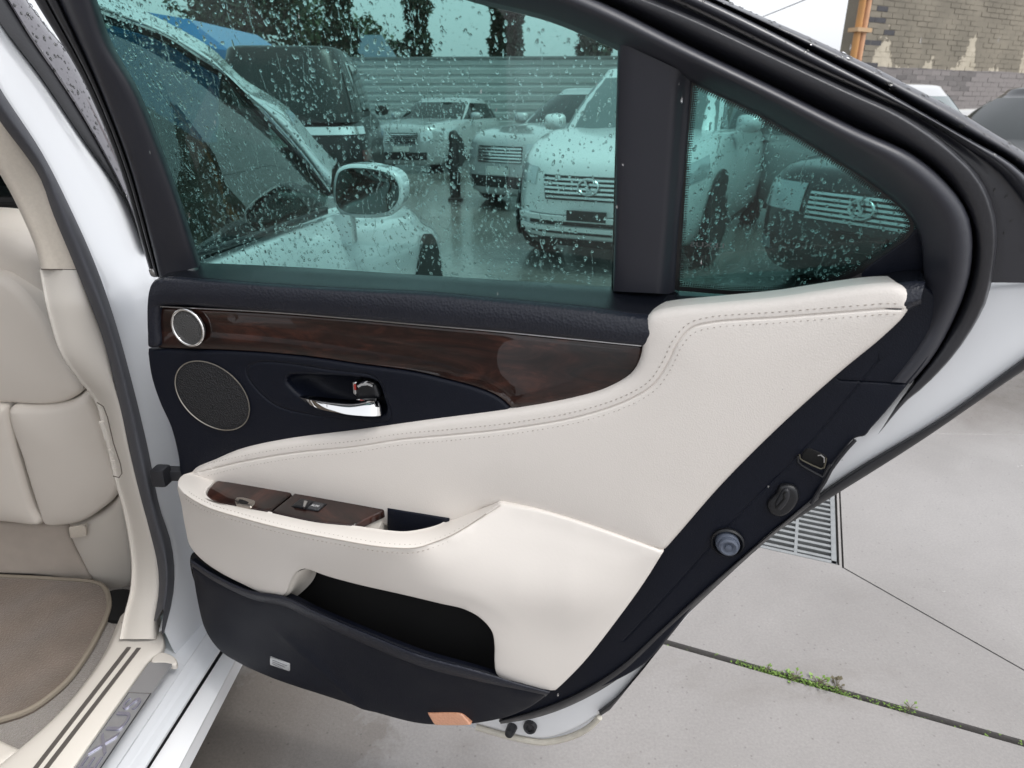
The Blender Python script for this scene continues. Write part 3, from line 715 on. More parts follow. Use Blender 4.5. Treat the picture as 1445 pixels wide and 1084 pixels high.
# kerb bollard between the cars
# ================================================================== other vehicles
TYRE = mat('tyre_rubber', (.016, .016, .017), .75, bump=('noise', 60), bump_s=.2)
CGLASS = mat('car_dark_glass', (.012, .017, .018), .05, spec=.5)
CGLASS_L = mat('car_pale_glass', (.10, .135, .14), .05, coat=.5, spec=.8)
LENS = mat('headlamp_lens', (.52, .55, .57), .08, coat=1, metal=.35)
REDL = mat('tail_lens', (.10, .012, .012), .12, coat=1)
PLATEW = mat('plate_white', (.72, .72, .70), .4)
TRIMB = mat('car_black_trim', (.012, .012, .013), .5)
def paint(n, c): return mat('paint_'+n, c, .28, coat=1, coat_r=.03, metal=.15)
class Car:
    def __init__(s, L, W, H, zb=.2, hood=.86, cowl=1.0, belt=1.0, deck=None, cab=(-2.0, .9), roof=(-1.5, .15), nf=4.2, deck_y=None):
        s.L, s.W, s.H, s.zb, s.hood, s.cowl, s.belt = L, W, H, zb, hood, cowl, belt; s.deck = deck or belt; s.cab, s.roof, s.nf = cab, roof, nf
    def ztop(s, y):
        c0, c1 = s.cab
        if y > c1: t = (y-c1)/(s.L/2-c1); return s.cowl+(s.hood-s.cowl)*t**1.3
        if y < c0: t = (c0-y)/(s.L/2+c0+1e-6); return s.belt+(s.deck-s.belt)*min(1, t)
        return s.belt+(s.cowl-s.belt)*(y-c0)/(c1-c0)
    KT = ([0, .06, .2, .4, .62, .8, .92, 1], [.90, .95, .985, 1.0, .992, .975, .95, .90])
    def body(s, x, y, t):
        k = np.interp(t, *s.KT); ky = 1-(1-k)*.42
        return np.array([x*k, y*ky, s.zb+(s.ztop(y)-s.zb)*t])
    def cabp(s, a, b, t):            # a in [-1,1] across, b in [-1,1] along
        y0 = s.cab[0]+(s.roof[0]-s.cab[0])*t; y1 = s.cab[1]+(s.roof[1]-s.cab[1])*t; bulge = .04*math.sin(math.pi*t)
        hw = s.W/2*(.90+(.70-.90)*t)+bulge*.6; yc, hl = (y0+y1)/2, (y1-y0)/2+bulge
        zb = s.ztop(np.clip(yc+hl*b, *s.cab))-.02 if False else s.belt-.03
        return np.array([a*hw, yc+b*hl, zb+(s.H-.05-zb)*t])
    def se(s, a, n, side):
        q = max(0., 1-abs(a)**n)**(1/n)
        return {'F': (a, q), 'B': (a, -q), 'L': (-q, a), 'R': (q, a)}[side]
    def grid(s, which, side, a0, a1, t0, t1, off, nx=10, nt=4, n=None):
        n = n or (s.nf if which == 'body' else 7); P = np.zeros((nt+1, nx+1, 3))
        for j in range(nt+1):
            for i in range(nx+1):
                t = t0+(t1-t0)*j/nt; a = a0(t) if callable(a0) else a0; b = a1(t) if callable(a1) else a1
                u = a+(b-a)*i/nx; x, y = s.se(u, n, side)
                P[j, i] = s.body(x*s.W/2, y*s.L/2, t) if which == 'body' else s.cabp(x, y, t)
        Nn = np.cross(np.gradient(P, axis=1), np.gradient(P, axis=0)); Nn /= np.linalg.norm(Nn, axis=2)[:, :, None]+1e-12
        c = np.array([0, (s.cab[0]+s.cab[1])/2 if which == 'cab' else 0, .6])
        if np.sum(Nn[nt//2, nx//2]*(P[nt//2, nx//2]-c)) < 0: Nn = -Nn
        return P+Nn*off, Nn
def build_car(name, C, loc, head, col, lab, cat, grp=None, front='sedan', rear=False, glass=CGLASS, slats=5, badge=False, detail=True):
    h = np.array(head)/np.linalg.norm(head); rz = math.atan2(-h[0], h[1]); c0 = np.array(loc)-h*C.L/2*(1 if not rear else -1)
    e = empty(name, (c0[0], c0[1], 0), rz, lab, cat, grp); Rz = np.array(WM[e.name])
    def W_(V): V = np.asarray(V).reshape(-1, 3); return V @ Rz[:3, :3].T+Rz[:3, 3]
    nth = 88; th = np.arange(nth)*2*math.pi/nth
    def sg(v, p): return np.sign(v)*np.abs(v)**p
    rows = []
    for t in (0, .04, .1, .2, .32, .45, .58, .7, .8, .88, .94, 1.0):
        rows.append([C.body(C.W/2*sg(math.cos(a), 2/C.nf), C.L/2*sg(math.sin(a), 2/C.nf), t) for a in th])
    top = np.array(rows[-1]); cen = np.array([0, 0, 0])
    for q in (.965, .9, .75, .5, .25, .02):
        r = []
        for p in top:
            x, y = p[0]*q, p[1]*(q if abs(p[1]) < 1e-9 else (1-(1-q)*.98)); y = p[1]*q; z = C.ztop(y/.96)+.035*(1-q**2.5)*1.0+.012
            r.append([x, y, z])
        rows.append(r)
    V = np.array(rows).reshape(-1, 3); F = []
    for i in range(len(rows)-1):
        for j in range(nth): F.append((i*nth+j, i*nth+(j+1) % nth, (i+1)*nth+(j+1) % nth, (i+1)*nth+j))
    F.append([j for j in range(nth)][::-1]); mk('body', W_(V), F, col, e, 50)
    rows = []
    for t in (0, .15, .35, .6, .8, .92, 1.0): rows.append([C.cabp(sg(math.cos(a), 2/7), sg(math.sin(a), 2/7), t) for a in th])
    rt = np.array(rows[-1]); rc = rt.mean(0)
    for q, dz in ((.975, .028), (.9, .045), (.6, .06), (.02, .065)): rows.append([[rc[0]+(p[0]-rc[0])*q, rc[1]+(p[1]-rc[1])*q, p[2]+dz] for p in rt])
    V = np.array(rows).reshape(-1, 3); F = [(i*nth+j, i*nth+(j+1) % nth, (i+1)*nth+(j+1) % nth, (i+1)*nth+j) for i in range(len(rows)-1) for j in range(nth)]
    mk('roof', W_(V), F, col, e, 50)
    def patch(nm, which, side, a0, a1, t0, t1, off, m, par=None, th_=.006, **k):
        P, N = C.grid(which, side, a0, a1, t0, t1, off, **k); nt, nx = P.shape[0], P.shape[1]; B = P-N*th_
        Va = np.concatenate([W_(P), W_(B)]); n = nt*nx; F = [(j*nx+i, j*nx+i+1, (j+1)*nx+i+1, (j+1)*nx+i) for j in range(nt-1) for i in range(nx-1)]
        bd = [i for i in range(nx)]+[j*nx+nx-1 for j in range(1, nt)]+[(nt-1)*nx+i for i in range(nx-2, -1, -1)]+[j*nx for j in range(nt-2, 0, -1)]
        F += [(bd[i], bd[(i+1) % len(bd)], n+bd[(i+1) % len(bd)], n+bd[i]) for i in range(len(bd))]
        return mk(nm, Va, F, m, par or e, 40)
    patch('windshield', 'cab', 'F', -.90, .90, .10, .90, .008, glass)
    patch('rear_window', 'cab', 'B', -.88, .88, .12, .86, .008, glass)
    for sd in 'LR':
        patch('side_window', 'cab', sd, lambda t: .04, lambda t: .90-.10*t, .14, .86, .008, glass)
        patch('side_window', 'cab', sd, lambda t: -.50, lambda t: 0.0, .14, .86, .008, glass)
        patch('side_window', 'cab', sd, lambda t: -.90, lambda t: -.56, .14, .84, .008, glass)
    wy = (C.L/2-.86, -C.L/2+.90); r = .33 if C.H < 1.6 else .36
    for y in wy:
        for sx in (-1, 1):
            x = sx*(C.W/2-.115); n = np.array([sx, 0, 0.]); cc = np.array([x, y, r]); V, F = [], []
            prof = [(r*.6, -.1), (r*.93, -.105), (r, -.08), (r, .08), (r*.93, .105), (r*.68, .10), (r*.64, .085)]
            for (q, hh) in prof:
                for k in range(28): a = 2*math.pi*k/28; V.append(cc+np.array([sx*hh, q*math.cos(a), q*math.sin(a)]))
            F = [(i*28+k, i*28+(k+1) % 28, (i+1)*28+(k+1) % 28, (i+1)*28+k) for i in range(len(prof)-1) for k in range(28)]
            w_ = mk('wheel', W_(V), F, TYRE, e, 40)
            if detail:
                V, F = [], []
                for q, hh in ((r*.66, .082), (r*.60, .07), (r*.2, .075), (0.01, .08)):
                    for k in range(20): a = 2*math.pi*k/20; qq = q*(1 if (k % 4 < 2 or q > r*.5 or q < r*.1) else .8); V.append(cc+np.array([sx*(hh-(.02 if k % 4 > 1 and r*.1 < q < r*.64 else 0)), qq*math.cos(a), qq*math.sin(a)]))
                F = [(i*20+k, i*20+(k+1) % 20, (i+1)*20+(k+1) % 20, (i+1)*20+k) for i in range(3) for k in range(20)]
                mk('rim', W_(V), F, SATIN, w_, 30)
            V = []; 
            for rr, hh in ((r+.055, C.W/2-.02), (r+.055, C.W/2*.995+.004), (.001, C.W/2*.995+.004)):
                for k in range(24): a = 2*math.pi*k/24; V.append((sx*(hh-.012-.05*max(0, math.sin(a))*0), y+rr*math.cos(a), max(C.zb-.02, r+rr*math.sin(a))))
            F = [(i*24+k, i*24+(k+1) % 24, (i+1)*24+(k+1) % 24, (i+1)*24+k) for i in range(2) for k in range(24)]
            mk('wheel_arch', W_(V), F, TRIMB, e, 0)
    for sx in (-1, 1):
        y = C.cab[1]-.42; z = C.belt+.06; X = sx*(C.W/2*.93)
        disc = []; V = []
        for k, (q, dy) in enumerate(((.4, -.05), (1, -.045), (1.0, .0), (.75, .05), (.2, .08))):
            for a in np.arange(16)*2*math.pi/16: V.append((X+sx*.11+q*.105*sg(math.cos(a), .6), y+dy, z+.03+q*.075*sg(math.sin(a), .6)))
        F = [(i*16+k, i*16+(k+1) % 16, (i+1)*16+(k+1) % 16, (i+1)*16+k) for i in range(4) for k in range(16)]+[list(range(16))[::-1], list(range(64, 80))]
        mk('wing_mirror', W_(V), F, col if front != 'van' else TRIMB, e, 40)
        patch('door_handle', 'body', 'L' if sx < 0 else 'R', -.02, .06, .80, .83, .022, col, nx=4, nt=1, th_=.02)
        patch('sill_trim', 'body', 'L' if sx < 0 else 'R', -.52, .52, .03, .12, .006, TRIMB, nx=6, nt=1)
    if not rear:
        f = front
        if f == 'suv':
            patch('grille', 'body', 'F', lambda t: -.34-.14*t, lambda t: .36+.14*t, .55, .83, .006, TRIMB)
            g = e.children[-1] if False else None
            for i in range(5): patch('slat', 'body', 'F', -.42-.01*i, .42+.01*i, .575+i*.05, .60+i*.05, .028, CHROMEW, nt=1, th_=.025)
            for sx in (-1, 1): patch('headlight', 'body', 'F', sx*.56, sx*.93, .70, .90, .010, LENS, nx=8)
            patch('lower_intake', 'body', 'F', -.62, .62, .15, .38, .008, TRIMB)
            for i in range(2): patch('bumper_bar', 'body', 'F', -.70, .70, .20+i*.12, .255+i*.12, .05, col, nt=1, th_=.05)
            for sx in (-1, 1): patch('fog_light', 'body', 'F', sx*.70, sx*.82, .24, .34, .015, LENS, nx=4)
            patch('number_plate', 'body', 'F', -.19, .19, .33, .45, .055, TRIMB, nx=3, nt=1, th_=.02)
            patch('lower_lip', 'body', 'F', -.8, .8, .0, .10, .012, TRIMB, nt=1)
        else:
            patch('grille', 'body', 'F', lambda t: -.36-.06*t, lambda t: .36+.06*t, .56, .84, .006, TRIMB)
            for i in range(slats): patch('slat', 'body', 'F', -.40, .40, .575+i*.26/slats, .575+i*.26/slats+.14/slats, .022, CHROMEW, nt=1, th_=.02)
            for sx in (-1, 1): patch('headlight', 'body', 'F', sx*.46, sx*.97, lambda_t(.62), .88, .010, LENS, nx=8)
            patch('lower_intake', 'body', 'F', -.58, .58, .14, .34, .008, TRIMB)
            for sx in (-1, 1): patch('fog_light', 'body', 'F', sx*.68, sx*.80, .22, .33, .015, LENS, nx=4)
            patch('number_plate', 'body', 'F', -.19, .19, .36, .50, .03, PLATEW if front == 'sedan' else TRIMB, nx=3, nt=1, th_=.02)
        if badge:
            P, N = C.grid('body', 'F', -.02, .02, .68, .74, .045, nx=2, nt=2); c = P[1, 1]; V, F = [], []
            for k in range(28):
                a = 2*math.pi*k/28; ca, sa = math.cos(a), math.sin(a)
                for q in range(6): b = 2*math.pi*q/6; V.append((c[0]+(.082+.010*math.cos(b))*ca, c[1]+.010*math.sin(b), c[2]+(.058+.010*math.cos(b))*sa))
            F = [(k*6+q, k*6+(q+1) % 6, ((k+1) % 28)*6+(q+1) % 6, ((k+1) % 28)*6+q) for k in range(28) for q in range(6)]
            for a, b in (((-.028, .05), (.012, -.034)), ((-.012, -.034), (.075, -.034))):
                a, b = np.array(a), np.array(b); a[0] *= -1; b[0] *= -1; d = (b-a)/np.linalg.norm(b-a); nn = np.array([-d[1], d[0]])*.008; k = len(V)
                for q in (a-nn, b-nn, b+nn, a+nn):
                    V.append((c[0]+q[0], c[1]-.004, c[2]+q[1])); V.append((c[0]+q[0], c[1]+.008, c[2]+q[1]))
                F += [(k+1, k+3, k+5, k+7), (k, k+1, k+3, k+2), (k+2, k+3, k+5, k+4), (k+4, k+5, k+7, k+6), (k+6, k+7, k+1, k)]
            mk('badge', W_(V), F, CHROMEW, e, 40)
    else:
        for sx in (-1, 1): patch('tail_light', 'body', 'B', sx*.90, sx*.985, .46, .60, .010, REDL, nx=5)
        patch('garnish', 'body', 'B', -.2, .93, .80, .90, .045, CHROMEW, nt=2, th_=.04)
        patch('number_plate', 'body', 'B', -.2, .2, .66, .80, .02, PLATEW, nx=3, nt=1)
        patch('rear_bumper', 'body', 'B', -.9, .9, .05, .36, .02, col, nt=3)
    return e
def lambda_t(v): return v
CHROMEW = mat('bright_trim', (.72, .73, .74), .16, metal=.9)
WSUV = paint('white', (.74, .75, .76)); SILV = paint('silver', (.42, .43, .44)); DARKC = paint('charcoal', (.016, .018, .021)); BLK = mat('paint_black', (.0045, .0045, .0055), .34, coat=.2, coat_r=.06)
GREYC = paint('pale_grey', (.50, .51, .52))
build_car('white_suv', Car(4.3, 1.72, 1.60, .20, hood=.86, cowl=1.04, belt=1.02, cab=(-2.05, 1.15), roof=(-1.8, .42), nf=4.4), (.215, 5.45), (-.38, -.92), WSUV,
          'white SUV with wide slatted grille, seen behind the divider of the open door window', 'SUV', front='suv', badge=True, glass=CGLASS_L)
build_car('dark_sedan', Car(4.8, 2.02, 1.40, .16, hood=.86, cowl=.97, belt=.95, cab=(-1.9, .50), roof=(-1.2, -.25), nf=6.5), (1.86, 4.42), (-.82, -.57), DARKC,
          'dark grey car with pale headlamp and slatted grille, seen through the triangular rear window', 'car', front='dark', slats=6, badge=True)
build_car('grey_car', Car(4.5, 1.76, 1.50, .18, hood=.9, cowl=1.0, belt=1.0, cab=(-1.9, .95), roof=(-1.3, .05), nf=4.0), (-.80, 9.0), (-.55, -.84), GREYC,
          'pale grey car parked behind the white SUV, its headlamp just clear of it', 'car')
build_car('silver_sedan', Car(4.5, 1.76, 1.42, .17, hood=.88, cowl=.98, belt=.97, cab=(-1.8, .9), roof=(-1.1, .0), nf=3.8), (-3.15, 13.9), (-.22, -.97), SILV,
          'small silver sedan facing this way in front of the far ribbed fence', 'car')
build_car('black_van', Car(4.7, 1.92, 1.92, .2, hood=1.05, cowl=1.12, belt=1.10, cab=(-2.34, 1.2), roof=(-2.12, .45), nf=7), (-3.28, 8.4), (-.20, .98), BLK,
          'tall black van seen from the back beyond the front of the white car', 'van', rear=True, front='van')
sv = on_plane((1255, 130), np.array([0, 9.0, 0.]), np.array([0, 1., 0]))[0]
build_car('silver_hatchback', Car(3.3, 1.5, 1.47, .18, hood=.86, cowl=.95, belt=.93, cab=(-1.6, .8), roof=(-1.4, .2), nf=4.5), (5.12, 9.64), (.83, .56), SILV,
          'silver hatchback with a rounded roof, parked by the foot of the brick wall', 'car', glass=CGLASS_L)
wv = on_plane((1378, 160), np.array([0, 7.0, 0.]), np.array([0, 1., 0]))[0]
build_car('white_hatchback', Car(3.3, 1.5, 1.215, .16, hood=.78, cowl=.84, belt=.82, cab=(-1.66, .8), roof=(-1.48, .0), nf=6), (5.22, 9.72), (.83, .56), WSUV,
          'low white hatchback with pale windows between the brick wall and the dark car', 'car', glass=CGLASS_L, rear=True, front='van')
bx = on_plane((285, 60), np.array([0, 14.5, 0.]), np.array([0, 1., 0]))[0]
tr = empty('box_truck', (bx, 14.5, 0), 0, 'blue box truck, only its sloping top showing above the black van', 'truck')
BLUE = mat('truck_blue', (.03, .16, .36), .4, coat=.4, var=.1, var_s=2)
V = [(bx-1.4, 13.6, .6), (bx+.95, 13.6, .6), (bx+.95, 17, .6), (bx-1.4, 17, .6), (bx-1.4, 13.6, 2.55), (bx+.95, 13.6, 2.2), (bx+.95, 17, 2.2), (bx-1.4, 17, 2.55), (bx-.8, 13.9, 2.90), (bx+.1, 13.9, 2.76), (bx+.1, 17, 2.76), (bx-.8, 17, 2.90)]
mk('cargo_box', V, [(0, 1, 5, 4), (1, 2, 6, 5), (2, 3, 7, 6), (3, 0, 4, 7), (4, 5, 9, 8), (5, 6, 10, 9), (6, 7, 11, 10), (7, 4, 8, 11), (8, 9, 10, 11), (3, 2, 1, 0)], BLUE, tr, 0)
bev_box('cab', (bx-.15, 18.0, 1.5), (2.1, 1.7, 1.8), BLUE, tr, .12)
for y in (14.3, 18.2):
    for sx in (-1, 1): disc_solid('wheel', (bx-.15+sx*1.0, y, .42), (sx, 0, 0), .42, .25, TYRE, tr, 24)
bev_box('chassis', (bx-.15, 16, .52), (1.5, 4.6, .16), TRIMB, tr, .01)
# dark bollard standing in front of the grey car
bp_ = Hm(643, 283, 0); bo = empty('bollard', bp_, 0, 'dark bollard with a rounded top standing in the wet yard before the grey car', 'bollard')
disc_solid('post', bp_, (0, 0, 1), .075, 0, TRIMB, bo, 20, prof=[(.11, 0), (.11, .03), (.075, .05), (.072, .86), (.06, .91), (.03, .94), (0, .945)], u=(1, 0, 0))
# ================================================================== the white car whose rear door stands open
car = empty('white_sedan', (-1.52, .9, 0), 0, 'white sedan in the foreground with its rear door wide open and cream leather inside', 'car')
def S_(pts, X, n=50): return curve3(pts, lambda x, y, w: Sm(x, y, w), X, n)
# --- door opening: trim, seal, white post
seal_L = [(-70, 60), (-30, 118), (0, 167), (58, 248), (77, 300), (107, 372), (147.6, 477), (173, 577), (195.7, 680), (212.5, 743), (225.6, 799), (227, 836), (220, 876)]
seal_R = [(-60, 20), (-30, 75), (0, 128), (58, 217), (101, 302), (132, 372), (158.7, 447.6), (184.5, 540), (206.6, 632), (223.7, 717), (238.6, 762), (244, 799), (242, 842), (230, 892)]
white_o = [(-55, -65), (0, 31), (58, 108.5), (116, 194), (174, 279), (207, 357), (240, 440), (268, 560), (285, 680), (300, 800), (308, 870), (306, 925)]
def off(pts, dx, dy=0): return [(p[0]+dx, p[1]+dy) for p in pts]
loft('door_seal', [S_(off(seal_L, -3), -.70), S_(off(seal_L, 1), -.672), S_([(a[0]*.5+b[0]*.5, a[1]*.5+b[1]*.5) for a, b in zip(seal_L, [*seal_R[:3], seal_R[3], *seal_R[4:]][:13])], -.650), S_(off(seal_R, -2), -.655), S_(off(seal_R, 3), -.685)], SEALR, car, 5, 60)
mid1 = [(-58, -15), (0, 85), (58, 170), (110, 262), (150, 345), (182, 430), (210, 520), (232, 620), (248, 715), (262, 790), (262, 860), (250, 925)]
mid2 = [(-57, -40), (0, 56), (58, 138), (113, 226), (164, 312), (196, 395), (226, 480), (250, 590), (266, 700), (282, 795), (286, 860), (278, 930)]
loft('door_post', [S_(off(seal_R, -6), -.690), S_(off(seal_R, 2), -.678), S_(mid1, -.668), S_(mid2, -.660), S_(white_o, -.652), S_(off(white_o, 6, -2), -.69)], WHITE, car, 5, 60)
# black strip and front door's glossy pillar cover seen in the gap
g_edge = [(-40, -80), (8, 0), (39, 50), (77, 105), (116, 167), (167, 262), (200, 345)]
loft('pillar_strip', [S_(off(white_o[:6], -2, 0), -.66, 30), S_(white_o[:6], -.645, 30), S_(g_edge, -.64, 30), S_(off(g_edge, 3), -.66, 30)], RUBBER, car, 3)
g_r = [(-10, -80), (39, 0), (77, 50), (104, 80), (150, 170), (190, 260), (215, 340)]
loft('front_door_pillar_cover', [S_(off(g_edge, 2), -.645, 30), S_(off(g_edge, 5), -.636, 30), S_(off(g_r, -4), -.636, 30), S_(g_r, -.65, 30)], mat('pillar_gloss', (.10, .095, .11), .10, coat=1, coat_r=.02), car, 3)
# --- inside trim of the post
up_in = [(-90, 60), (-45, 165), (0, 245), (19, 279), (50, 349), (58, 380)]
up_out = [(-70, 52), (-30, 112), (0, 165), (58, 247), (77, 300), (110, 380)]
loft('upper_post_trim', [S_(off(up_in, 8, 2), -.86, 30), S_(up_in, -.755, 30), S_([((a[0]+b[0])/2, (a[1]+b[1])/2) for a, b in zip(up_in, up_out)], -.722, 30), S_(up_out, -.70, 30), S_(off(up_out, 4), -.715, 30)], FABRIC, car, 5)
lo_in = [(58.5, 381), (70, 440), (88.6, 499), (114, 536), (136.5, 566), (151, 621), (162, 669), (168, 690), (179, 732), (188, 792), (186.4, 833), (177, 871), (171, 902)]
lo_out = [(110.5, 381), (128, 430), (147.6, 477), (160, 530), (173, 577), (184, 630), (195.7, 680), (204, 712), (212.5, 743), (225.6, 799), (227, 836), (222, 870), (221, 902)]
lo_mid = [((a[0]*.5+b[0]*.5), (a[1]*.5+b[1]*.5)) for a, b in zip(lo_in, lo_out)]
loft('lower_post_trim', [S_(off(lo_in, 8), -.86, 50), S_(off(lo_in, -3), -.770, 50), S_(off(lo_in, 4), -.752, 50), S_(lo_mid, -.722, 50), S_(off(lo_out, -3), -.700, 50), S_(off(lo_out, 4), -.712, 50)], CREAMP, car, 5)
tube('trim_joint', [Sm(x, y, -.735+.03*k/4) for k, (x, y) in enumerate(((58, 380), (70, 380.5), (84, 380.5), (98, 380.5), (110, 380.5)))], .0009, mat('joint_shadow', (.12, .10, .085), .8), car, 5)
# belt buckle button plate on the lower trim
tube('adjuster_seam', [Sm(x, y, -.712) for x, y in ((137, 568), (146, 574), (152, 590), (160, 625), (170, 655), (172, 668), (168, 674), (160, 672))], .0008, MATS['joint_shadow'], car, 5)
tube('seat_switch', [Sm(x, y, -.735) for x, y in ((143, 595), (147, 606), (151, 620))], .004, CREAMP, car, 6)
tube('seat_switch', [Sm(x, y, -.735) for x, y in ((155, 634), (158, 642))], .003, CREAMP, car, 6)
tube('seat_switch', [Sm(x, y, -.735) for x, y in ((159, 650), (162, 660))], .003, CREAMP, car, 6)
# --- sill: (X, height) profiles run along the car
def strip(name, prof, y0, y1, m, par=car, ny=2, smooth=40, nose=0, close=True):
    Ys = np.linspace(y0, y1, ny); V = [(x, y, z) for y in Ys for (x, z) in prof]; n = len(prof)
    F = [(i*n+k, (i+1)*n+k, (i+1)*n+(k+1) % n, i*n+(k+1) % n) for i in range(ny-1) for k in range(n if close else n-1)]
    if close: F += [tuple(range(n)), tuple((ny-1)*n+k for k in range(n))[::-1]]
    return mk(name, V, F, m, par, smooth)
sh = .36
PX = lambda x, y, h: Hm(x, y, h)
# cream sill trim: top sheet between its inner edge and the scuff plate, following the traced rounded end
si_in = [(174, 866), (149, 922), (112, 974.5), (74.6, 1015.6), (7.5, 1075), (-60, 1130)]
si_out = [(225, 867), (231, 917), (212, 934), (182, 975), (106, 1084), (50, 1165)]
def Hc(pts, h, n=40): return curve3(pts, lambda x, y, w: Hm(x, y, w), h, n)
loft('sill_trim', [Hc(off(si_in, -4, 4), .325), Hc(off(si_in, 1, -1), .352), Hc(off(si_in, 8, -4), .366), Hc([(a[0]*.5+b[0]*.5, a[1]*.5+b[1]*.5) for a, b in zip(si_in, si_out)], .372), Hc(off(si_out, -6, -4), .368), Hc(si_out, .360), Hc(off(si_out, 2, 2), .34)], CREAMP, car, 5, 50)
tube('sill_end_seam', [Hm(x, y, .374) for x, y in ((172, 879), (181, 873.5), (195, 871), (210, 872.5), (222, 879), (228, 889))], .0012, MATS['joint_shadow'], car, 5)
INL = mat('sill_inlay', (.085, .075, .068), .5)
for (x0, y0, x1, y1) in ((179, 913, 46, 1084), (193, 914, 61, 1084)):
    a, b = Hm(x0, y0, .3735), Hm(x1, y1, .3735); b = b+(b-a)*.5; w = Hm(x0+5.5, y0, .3735)-a
    V = [a, a+w, b+w, b]+[q-ZV*.004 for q in (a, a+w, b+w, b)]; mk('sill_inlay', V, [(0, 3, 2, 1), (0, 1, 5, 4), (1, 2, 6, 5), (2, 3, 7, 6), (3, 0, 4, 7)], INL, car, 0)
# small cream end cap of the scuff plate, the plate, its lettering
sc_L0, sc_L1, sc_R0, sc_R1 = Hm(213, 934, .362), Hm(106, 1084, .362), Hm(246.5, 935.5, .362), Hm(141, 1084, .362)
ext = lambda a, b, q: a+(b-a)*q
SCM = mat('scuff_metal', (.40, .40, .415), .36, metal=.6, bump=('noise', 500), bump_s=.1, rvar=.06, var_s=40)
P_ = [sc_L0, ext(sc_L0, sc_L1, 1.6), ext(sc_R0, sc_R1, 1.6), sc_R0]
V = P_+[q+ZV*.0035+(np.mean(P_, 0)-q)/np.linalg.norm(np.mean(P_, 0)-q)*.004 for q in P_]
scuff = mk('scuff_plate', V, [(0, 1, 5, 4), (1, 2, 6, 5), (2, 3, 7, 6), (3, 0, 4, 7), (4, 5, 6, 7)], SCM, car, 0)
top_z = .3660
q0, q1 = Hm(203, 978, top_z), Hm(205-63, 1064, top_z)
eL = (sc_L1-sc_L0)/np.linalg.norm(sc_L1-sc_L0)          # towards the back of the car
eW = np.array([eL[1], -eL[0], 0]); 
if eW[0] < 0: eW = -eW
midline = lambda y: (Hm(0, 0, 1) if False else None)
cA, cB = (sc_L0+sc_R0)/2, (sc_L1+sc_R1)/2
def on_scuff(d, w, z=top_z): b = cA+eL*d+eW*w; return np.array([b[0], b[1], z])
LINE = mat('etched_line', (.055, .055, .06), .4, metal=.6)
dA = np.dot(Hm(197, 978, top_z)-cA, eL); 
w2 = .0185
for a, b, c_, d_ in ((dA, -w2, dA, w2), (dA, -w2, dA+.6, -w2), (dA, w2, dA+.6, w2)):
    tube('etched_border', [on_scuff(a, b), on_scuff(c_, d_)], .0010, CHROMEW if (b < 0 or a == c_ and c_ == dA and b == -w2 and d_ == w2) else LINE, scuff, 5)
tl = .158
text_mesh('scuff_lettering', 'LEXUS', .036, on_scuff(dA+.012+tl/2, 0.001, top_z+.001), -eL, -eW, mat('lettering_blue_chrome', (.52, .53, .66), .2, metal=.9), scuff, .0010, fit=tl)
capc = [(212, 934), (222, 925), (240, 927), (249, 932), (247, 936.5)]
panel('scuff_end_cap', [(213, 934.5), (217, 926), (228, 920), (244, 925), (249.5, 931), (247.5, 937), (230, 935.5)], lambda x, y, w: Hm(x, y, .366), FH(0), CREAMP, car, 0, r=.003, back=.008, grid=.01, step=3)
# painted sill: white step, lighter step, dark gap, rocker cover
xs = lambda x, y, h: Hm(x, y, h)[0]
def sheet_px(name, L, Rr, hL, hR, m, thick=.02, far=.25, sub=None):
    a0, a1, b0, b1 = Hm(*L[0], hL), Hm(*L[1], hL), Hm(*Rr[0], hR), Hm(*Rr[1], hR)
    a1, b1 = ext(a0, a1, 2.2), ext(b0, b1, 2.2); a0, b0 = ext(a1, a0, 1+far), ext(b1, b0, 1+far)
    V = [a0, a1, b1, b0]; V = V+[q-ZV*thick for q in V]
    return mk(name, V, [(0, 1, 2, 3), (7, 6, 5, 4), (0, 4, 5, 1), (1, 5, 6, 2), (2, 6, 7, 3), (3, 7, 4, 0)], m, car, 0)
A0, A1 = Hm(248, 935, .352), Hm(140, 1084, .352)
sheet_px('sill_flange', ((180, 934), (70, 1084)), ((285, 903), (163, 1084)), .350, .335, WHITE, .004, .4)
sheet_px('sill_step', ((287, 901), (165.5, 1084)), ((310, 917), (204, 1084)), .333, .305, WHITE, .004, .9)
sheet_px('sill_gap', ((300, 917), (196, 1084)), ((318, 925), (215, 1084)), .280, .262, RUBBER, .03, .9)
sheet_px('rocker_cover', ((315, 921), (211, 1084)), ((331.8, 936), (253.5, 1084)), .272, .228, WHITE_IN, .03, .9)
strip('rocker_under', [(-.66, .225), (-.672, .13), (-.75, .12), (-.75, .225)], -.6, 2.3, mat('underbody', (.02, .02, .02), .8))
